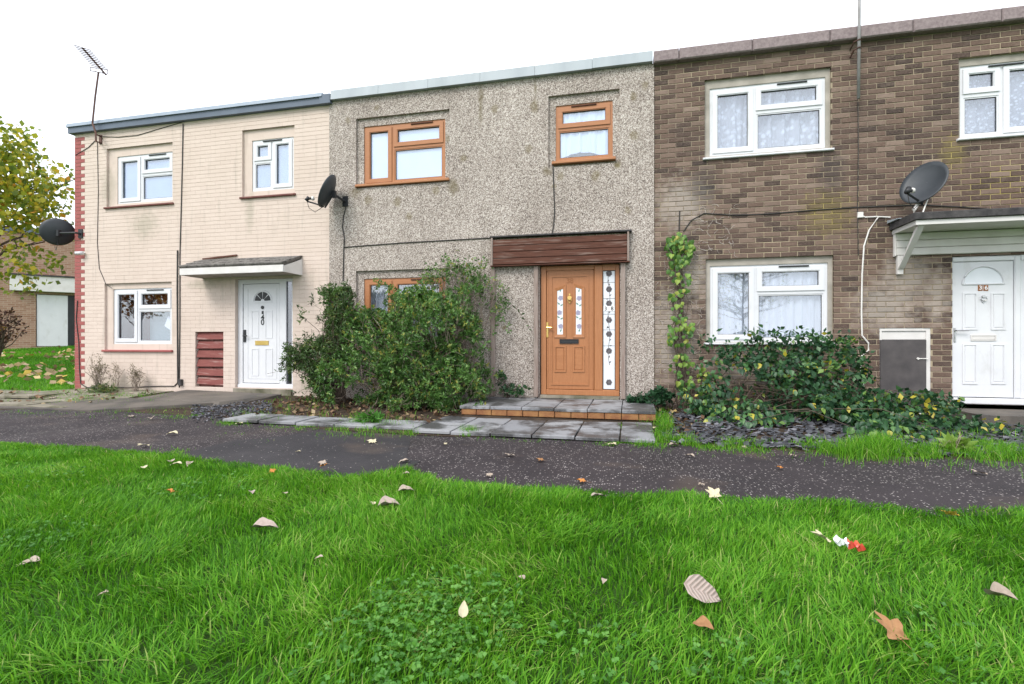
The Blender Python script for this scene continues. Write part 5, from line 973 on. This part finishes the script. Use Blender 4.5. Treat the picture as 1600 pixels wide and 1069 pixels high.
lm = lambda m, L, c, b: ovate_mesh('fallen_leaf', m, L, c, b)
big_leaf = leaf_at(lm('leafrib', .165, .16, .12), 1068, 912, .12, (0, 0), 0, 'large pink-grey ribbed leaf propped upright in the lawn grass')
yv = Vector((.84, .10, -.30)).normalized(); nv = Vector((-.12, -.62, .75)); nv = (nv-yv*nv.dot(yv)).normalized(); xv = yv.cross(nv); Mx = Matrix((xv, yv, nv)).transposed().to_4x4(); Mx.translation = big_leaf.location; big_leaf.matrix_basis = Mx
leaf_at(lm('leafbrown', .09, .2, .2), 1085, 972, .05, (.4, .3), 3.9, 'small dark curled leaf sunk in the grass below the large ribbed leaf')
leaf_at(maple_mesh('fallen_leaf', 'leafbrown', .16, .35), 1398, 990, .08, (.5, .2), .6, 'brown maple leaf lying deep in the lawn grass')
leaf_at(maple_mesh('fallen_leaf', 'leafcream', .14, .5), 1116, 774, .07, (.5, 0), .5, 'cream lobed leaf on the lawn near the footpath edge')
leaf_at(maple_mesh('fallen_leaf', 'leafcream', .13, .5), 1288, 842, .08, (.4, .1), 1.5, 'cream lobed leaf touching the red wrapper on the lawn')
leaf_at(maple_mesh('fallen_leaf', 'leafyellow', .11, .5), 1486, 804, .07, (.4, .2), 2.2, 'yellow leaf on the lawn close to the footpath')
leaf_at(lm('leafpale', .10, .6, .2), 1545, 930, .09, (.5, .3), 3.7, 'narrow pale leaf on the lawn beside a yellow stalk')
leaf_at(lm('leafcream', .058, .3, .1), 723, 966, .09, (1.1, .1), .3, 'tiny white leaf standing in the clover patch')
leaf_at(lm('leafgrey', .15, .35, .10), 392, 825, .058, (.1, .1), -1.3, 'long pale curled leaf lying on the lawn grass')
leaf_at(lm('leafgrey', .14, .5, .08), 590, 792, .058, (.1, .15), -1.15, 'rolled grey-pink leaf beside a tan leaf on the lawn')
leaf_at(lm('leafpale', .11, .4, .12), 622, 768, .055, (.1, .15), -1.1, 'tan leaf with curled rim near the rolled grey-pink leaf')
for i, (x, y, m, L, r_) in enumerate([(583, 789, 'leafcream', .06, .5), (268, 722, 'leafgrey', .10, 1), (284, 725, 'leafcream', .09, 2), (299, 722, 'leafpale', .09, 3.6), (63, 876, 'leafpale', .09, 2.2), (226, 732, 'leafcream', .08, 1), (392, 768, 'leafgrey', .07, 4), (922, 777, 'leafgrey', .11, 5), (447, 772, 'leafpale', .06, 1), (640, 740, 'leafpale', .07, 2), (820, 905, 'leafpale', .04, 1), (945, 905, 'leafpale', .04, 3), (505, 870, 'leafpale', .04, 2), (170, 925, 'leafpale', .04, 2.2)]):
    leaf_at(lm(m, L, .25, .18), x, y, .055, (random.uniform(-.1, .3), random.uniform(-.2, .2)), r_, LW[m]+' oval leaf lying on the lawn '+lawn_place(x, y), 'dry oval leaves on the lawn')
for i, (x, y) in enumerate([(425, 737), (268, 768), (505, 728)]):
    leaf_at(maple_mesh('fallen_leaf', 'leaforange', .075, .5), x, y, .065, (.3, .1), i*2., ('small orange leaf on the lawn by the smooth tarmac patch' if x > 400 else 'small orange leaf in the lawn before the cream house'), 'orange leaves on the lawn')
for i, (x, y, m, L, r_) in enumerate([(582, 691, 'leafcream', .15, 1), (278, 678, 'leafcream', .12, 2), (226, 696, 'leafcream', .14, 3), (205, 651, 'leafpale', .12, 1), (236, 654, 'leafpale', .12, 4), (372, 662, 'leafcream', .13, 5), (505, 724, 'leafpale', .11, 1.3), (640, 721, 'leafpale', .10, 2.2), (797, 711, 'leafpale', .12, 3.1), (765, 743, 'leafpale', .09, .4), (1085, 714, 'leafpale', .09, 1.1), (1532, 739, 'leafpale', .13, 2), (955, 694, 'leafcream', .12, 4.2), (1046, 696, 'leafpale', .11, 5.1), (1165, 700, 'leafpale', .09, 1), (1097, 757, 'leafpale', .06, 2), (470, 706, 'leafcream', .05, 2), (696, 694, 'leafcream', .06, .2), (1020, 671, 'leafcream', .12, .2), (860, 655, 'leafpale', .08, 3), (790, 653, 'leafcream', .09, 2), (1006, 656, 'leafpale', .09, 2), (672, 674, 'leafcream', .06, 1), (1240, 712, 'leafpale', .07, 2), (1497, 704, 'leafpale', .17, 1.2), (140, 628, 'leafpale', .12, 1), (82, 630, 'leafpale', .16, 1), (205, 626, 'leafpale', .1, 1)]):
    leaf_at(maple_mesh('fallen_leaf', m, L, .35) if i % 3 != 1 else lm(m, L, .3, .15), x, y, .026, (random.uniform(0, .2), random.uniform(-.15, .15)), r_, LW[m]+(' lobed leaf' if i % 3 != 1 else ' oval leaf')+' lying flat on the '+hard_place(x, y), 'pale leaves on the footpath')
for x, y, m, L, lab in ((845, 719, 'leafbrown', .11, 'flat brown leaf stuck to the chipped asphalt before the door'), (910, 752, 'leaforange', .11, 'orange-brown leaf where the asphalt meets the lawn'), (1220, 731, 'leaforange', .08, 'reddish leaf on the asphalt before the brambles'), (1445, 634, 'leafyellow', .06, 'yellow leaf caught in the brambles by the meter cupboard')):
    leaf_at(maple_mesh('fallen_leaf', m, L, .3), x, y, .026 if y > 650 else .12, (.1, .1), 1.0, lab)
wr_ = thing('wrapper', (*G(1325, 852, .07), .07), 'crushed red and white wrapper lying on the lawn', 'litter'); gx_, gy_ = G(1325, 852, .08)
def crumple(x0, x1, mat, name):
    nx, ny = 8, 4; vs = []; fs = []
    for i in range(nx+1):
        for j in range(ny+1): u = x0+(x1-x0)*i/nx; vs.append((gx_+u, gy_+.035*(j/ny-.5)-u*.35, .085+.014*math.sin(u*160+j*2)+.012*math.cos(j*1.6)+random.uniform(-.003, .003)-u*.12))
    for i in range(nx):
        for j in range(ny): a = i*(ny+1)+j; fs.append((a, a+ny+1, a+ny+2, a+1))
    me = bpy.data.meshes.new(name); me.from_pydata(vs, [], fs); me.materials.append(MT[mat]); link(name, me, wr_)
MT['wrapred'] = surf('red_foil', (.62, .06, .04), (.70, .12, .08), 40, .35, .5); crumple(-.055, .0, 'white', 'white_half'); crumple(.001, .065, 'wrapred', 'red_half')

# ------------------------------------------------------------------ things beyond the end of the terrace
def tree_limbs(mb, base, h, nl, spread, r0):
    tips = []; top = Vector(base)+Vector((.15, 0, h)); mb.tube([base, Vector(base).lerp(top, .4)+Vector((.06, .04, 0)), top], r0, 8, r0*.45)
    for k in range(nl):
        s_ = random.uniform(.35, .95); b = Vector(base).lerp(top, s_); a_ = 2.4*k+random.uniform(-.3, .3); l_ = spread*random.uniform(.6, 1.1); e = b+Vector((math.cos(a_)*l_, math.sin(a_)*l_, random.uniform(.5, 1.5))); m = b.lerp(e, .5)+Vector((0, 0, random.uniform(-.1, .25)))
        mb.tube([b, m, e], r0*.35, 5, r0*.1); tips.append(e)
        for _ in range(4):
            c = m.lerp(e, random.uniform(0, 1)); g = c+Vector((random.gauss(0, .5), random.gauss(0, .5), random.uniform(.1, .9))); mb.tube([c, c.lerp(g, .5)+Vector((0, 0, .06)), g], r0*.12, 4, r0*.04); tips.append(g)
    return tips
def tree(label, base, h, nl, spread, r0, ells, ntip, per, size, mat, gap, name='maple_tree'):
    t = thing(name, base, label, 'tree'); mb = MB(); tree_limbs(mb, base, h, nl, spread, r0); mb.build('trunk', 'bark', t, True)
    P_, D_ = in_ellipsoids(ntip*3, ells, .5); kp = vnoise(P_[:, 0]+P_[:, 1]*.6, P_[:, 2]-P_[:, 1]*.4, 1.4)*.55+vnoise(P_[:, 0]+9, P_[:, 2]+P_[:, 1], 4)*.45 > gap; P_ = P_[kp][:ntip]; n = len(P_)
    pos = np.repeat(P_, per, 0)+rng.normal(size=(n*per, 3))*.10; k = len(pos); v, f = leaf_arrays(pos, rng.normal(size=(k, 3))*.7+np.array([0, 0, -.5]), size*rng.uniform(.6, 1.2, k), .85, .12)
    link('crown', np_mesh('crown', v, f, mat, np.repeat(np.clip(np.repeat(rng.random(n)*.8+.06, per)+rng.normal(size=k)*.14, 0, 1), 5)), t, kind='stuff'); return t
tb = (-15.6, .9, .12)
tree('yellow-green autumn maple standing beyond the red toothed corner', tb, 4.6, 15, 1.6, .13, [((-14.9, 1.0, 4.4), (1.9, 1.7, 1.9)), ((-14.6, 1.2, 5.5), (1.0, 1.0, 1.25)), ((-13.7, 1.0, 4.1), (.85, .9, 1.4)), ((-15.6, .6, 3.2), (1.6, 1.2, 1.0)), ((-16.6, .8, 5.2), (1.6, 1.5, 1.7)), ((-14.1, 1.0, 2.7), (1.0, .8, .5))], 1300, 5, .14, 'tree', .43)
mbx = thing('garden_shrub', (-20.9, 4.3, .5), 'dark red bare-branched shrub on the bank before the far house', 'shrub')
C.objects.unlink(mbx); bpy.data.objects.remove(mbx)
sx, sy = -19.0, 3.6
sz = float(ground_z(sx, sy)); shrub('garden_shrub', 'dark red twiggy shrub on the bank before the far brick house', 'shrub', (sx, sy, sz), [((sx, sy, sz+1.15), (.85, .7, .62)), ((sx-.3, sy, sz+.8), (.6, .5, .4))], 330, 6, .09, .6, 'redbush', [(sx, sy, sz)], 60, .02, (0, .9), .25, .5, .4, 'bark', ymax=99)
# far brick house, turned, on the bank
D0 = Vector((-22.9, 8.05, 0)); gz0 = float(ground_z(-22.9, 8.05)); ang = math.atan2(.757, .656)
fh = thing('terraced_house', (D0.x, D0.y, gz0), 'far brick house with white door and white porch board beyond the lawn', 'house')
fh.rotation_euler = (0, 0, ang)
def fpart(mb, name, mat, parent=None):
    o = mb.build(name, mat, None); o.parent = parent or fh; o.location = o.location; return o
wl = wall_mesh(-8, 6, -.3, 4.55, [(-.62, .62, .02, 2.15), (-3.3, -2.3, 1.0, 2.2), (-3.3, -2.3, 3.1, 4.1), (2.0, 3.4, 1.0, 2.1)], 0, .12)
o = fpart(wl, 'wall', 'farbrick'); fpart(MB().box(-8, 6, .125, 7, -.3, 4.5), 'body', 'interior')
fpart(MB().box(-8.1, 6.1, -.1, 7.1, 4.552, 4.75), 'roof_edge', 'bluegrey')
fpart(MB().box(-1.35, 1.6, -.25, -.01, 2.25, 2.85), 'porch_board', 'upvc2'); fpart(MB().box(-1.4, 1.65, -.3, -.01, 2.852, 2.91), 'porch_felt', 'felt')
fpart(MB().bevbox(-.6, .35, .03, .09, .04, 2.13, .01), 'front_door', 'upvc'); fpart(MB().box(.36, .6, .05, .09, .04, 2.13), 'side_light', 'dark')
for z0_, z1_ in ((1.0, 2.2), (3.1, 4.1)):
    fpart(ring(MB(), (-3.3, -2.3, z0_, z1_), (-3.22, -2.38, z0_+.08, z1_-.08), .03, .09), 'window_frame', 'upvc'); fpart(MB().box(-3.22, -2.38, .06, .07, z0_+.08, z1_-.08), 'pane', 'dglass')
fpart(MB().box(-3.6, -3.3, -.14, -.01, -.2, 4.5), 'downpipe', 'upvc')
fn = thing('knee_rail_fence', (*G(70, 548, .62), .62), 'low dark timber knee-rail fence before the far white door', 'fence')
A = Vector((*G(38, 541, .72), .75)); B = Vector((*G(84, 545, .72), .72)); dA = Vector((A.x, A.y, 0)); 
for pz_, nm in ((.42, 'rail'),): MB().tube([A+Vector((0, 0, pz_*.2)), B+Vector((0, 0, pz_*.2))], .05, 4).build(nm, 'plank', fn)
for p_ in (A, B, A.lerp(B, .0)+(A-B)*.6): MB().box(p_.x-.07, p_.x+.07, p_.y-.07, p_.y+.07, .4, p_.z+.18).build('post', 'plank', fn)

# ------------------------------------------------------------------ trees across the green behind the photographer, mirrored in the windows
tree('bare grey tree across the green, facing the brick house', (7.5, -30, 0), 6.5, 60, 3.2, .09, [((7.5, -30, 5.0), (4, 2.5, 3.2))], 400, 3, .10, 'tree', .3, 'bare_tree')
tree('orange autumn tree across the green, facing the cream house', (-27, -15, 0), 4.5, 14, 1.8, .12, [((-27, -15, 4.4), (2.2, 1.8, 1.9))], 600, 5, .2, 'autumn', .38, 'autumn_tree')
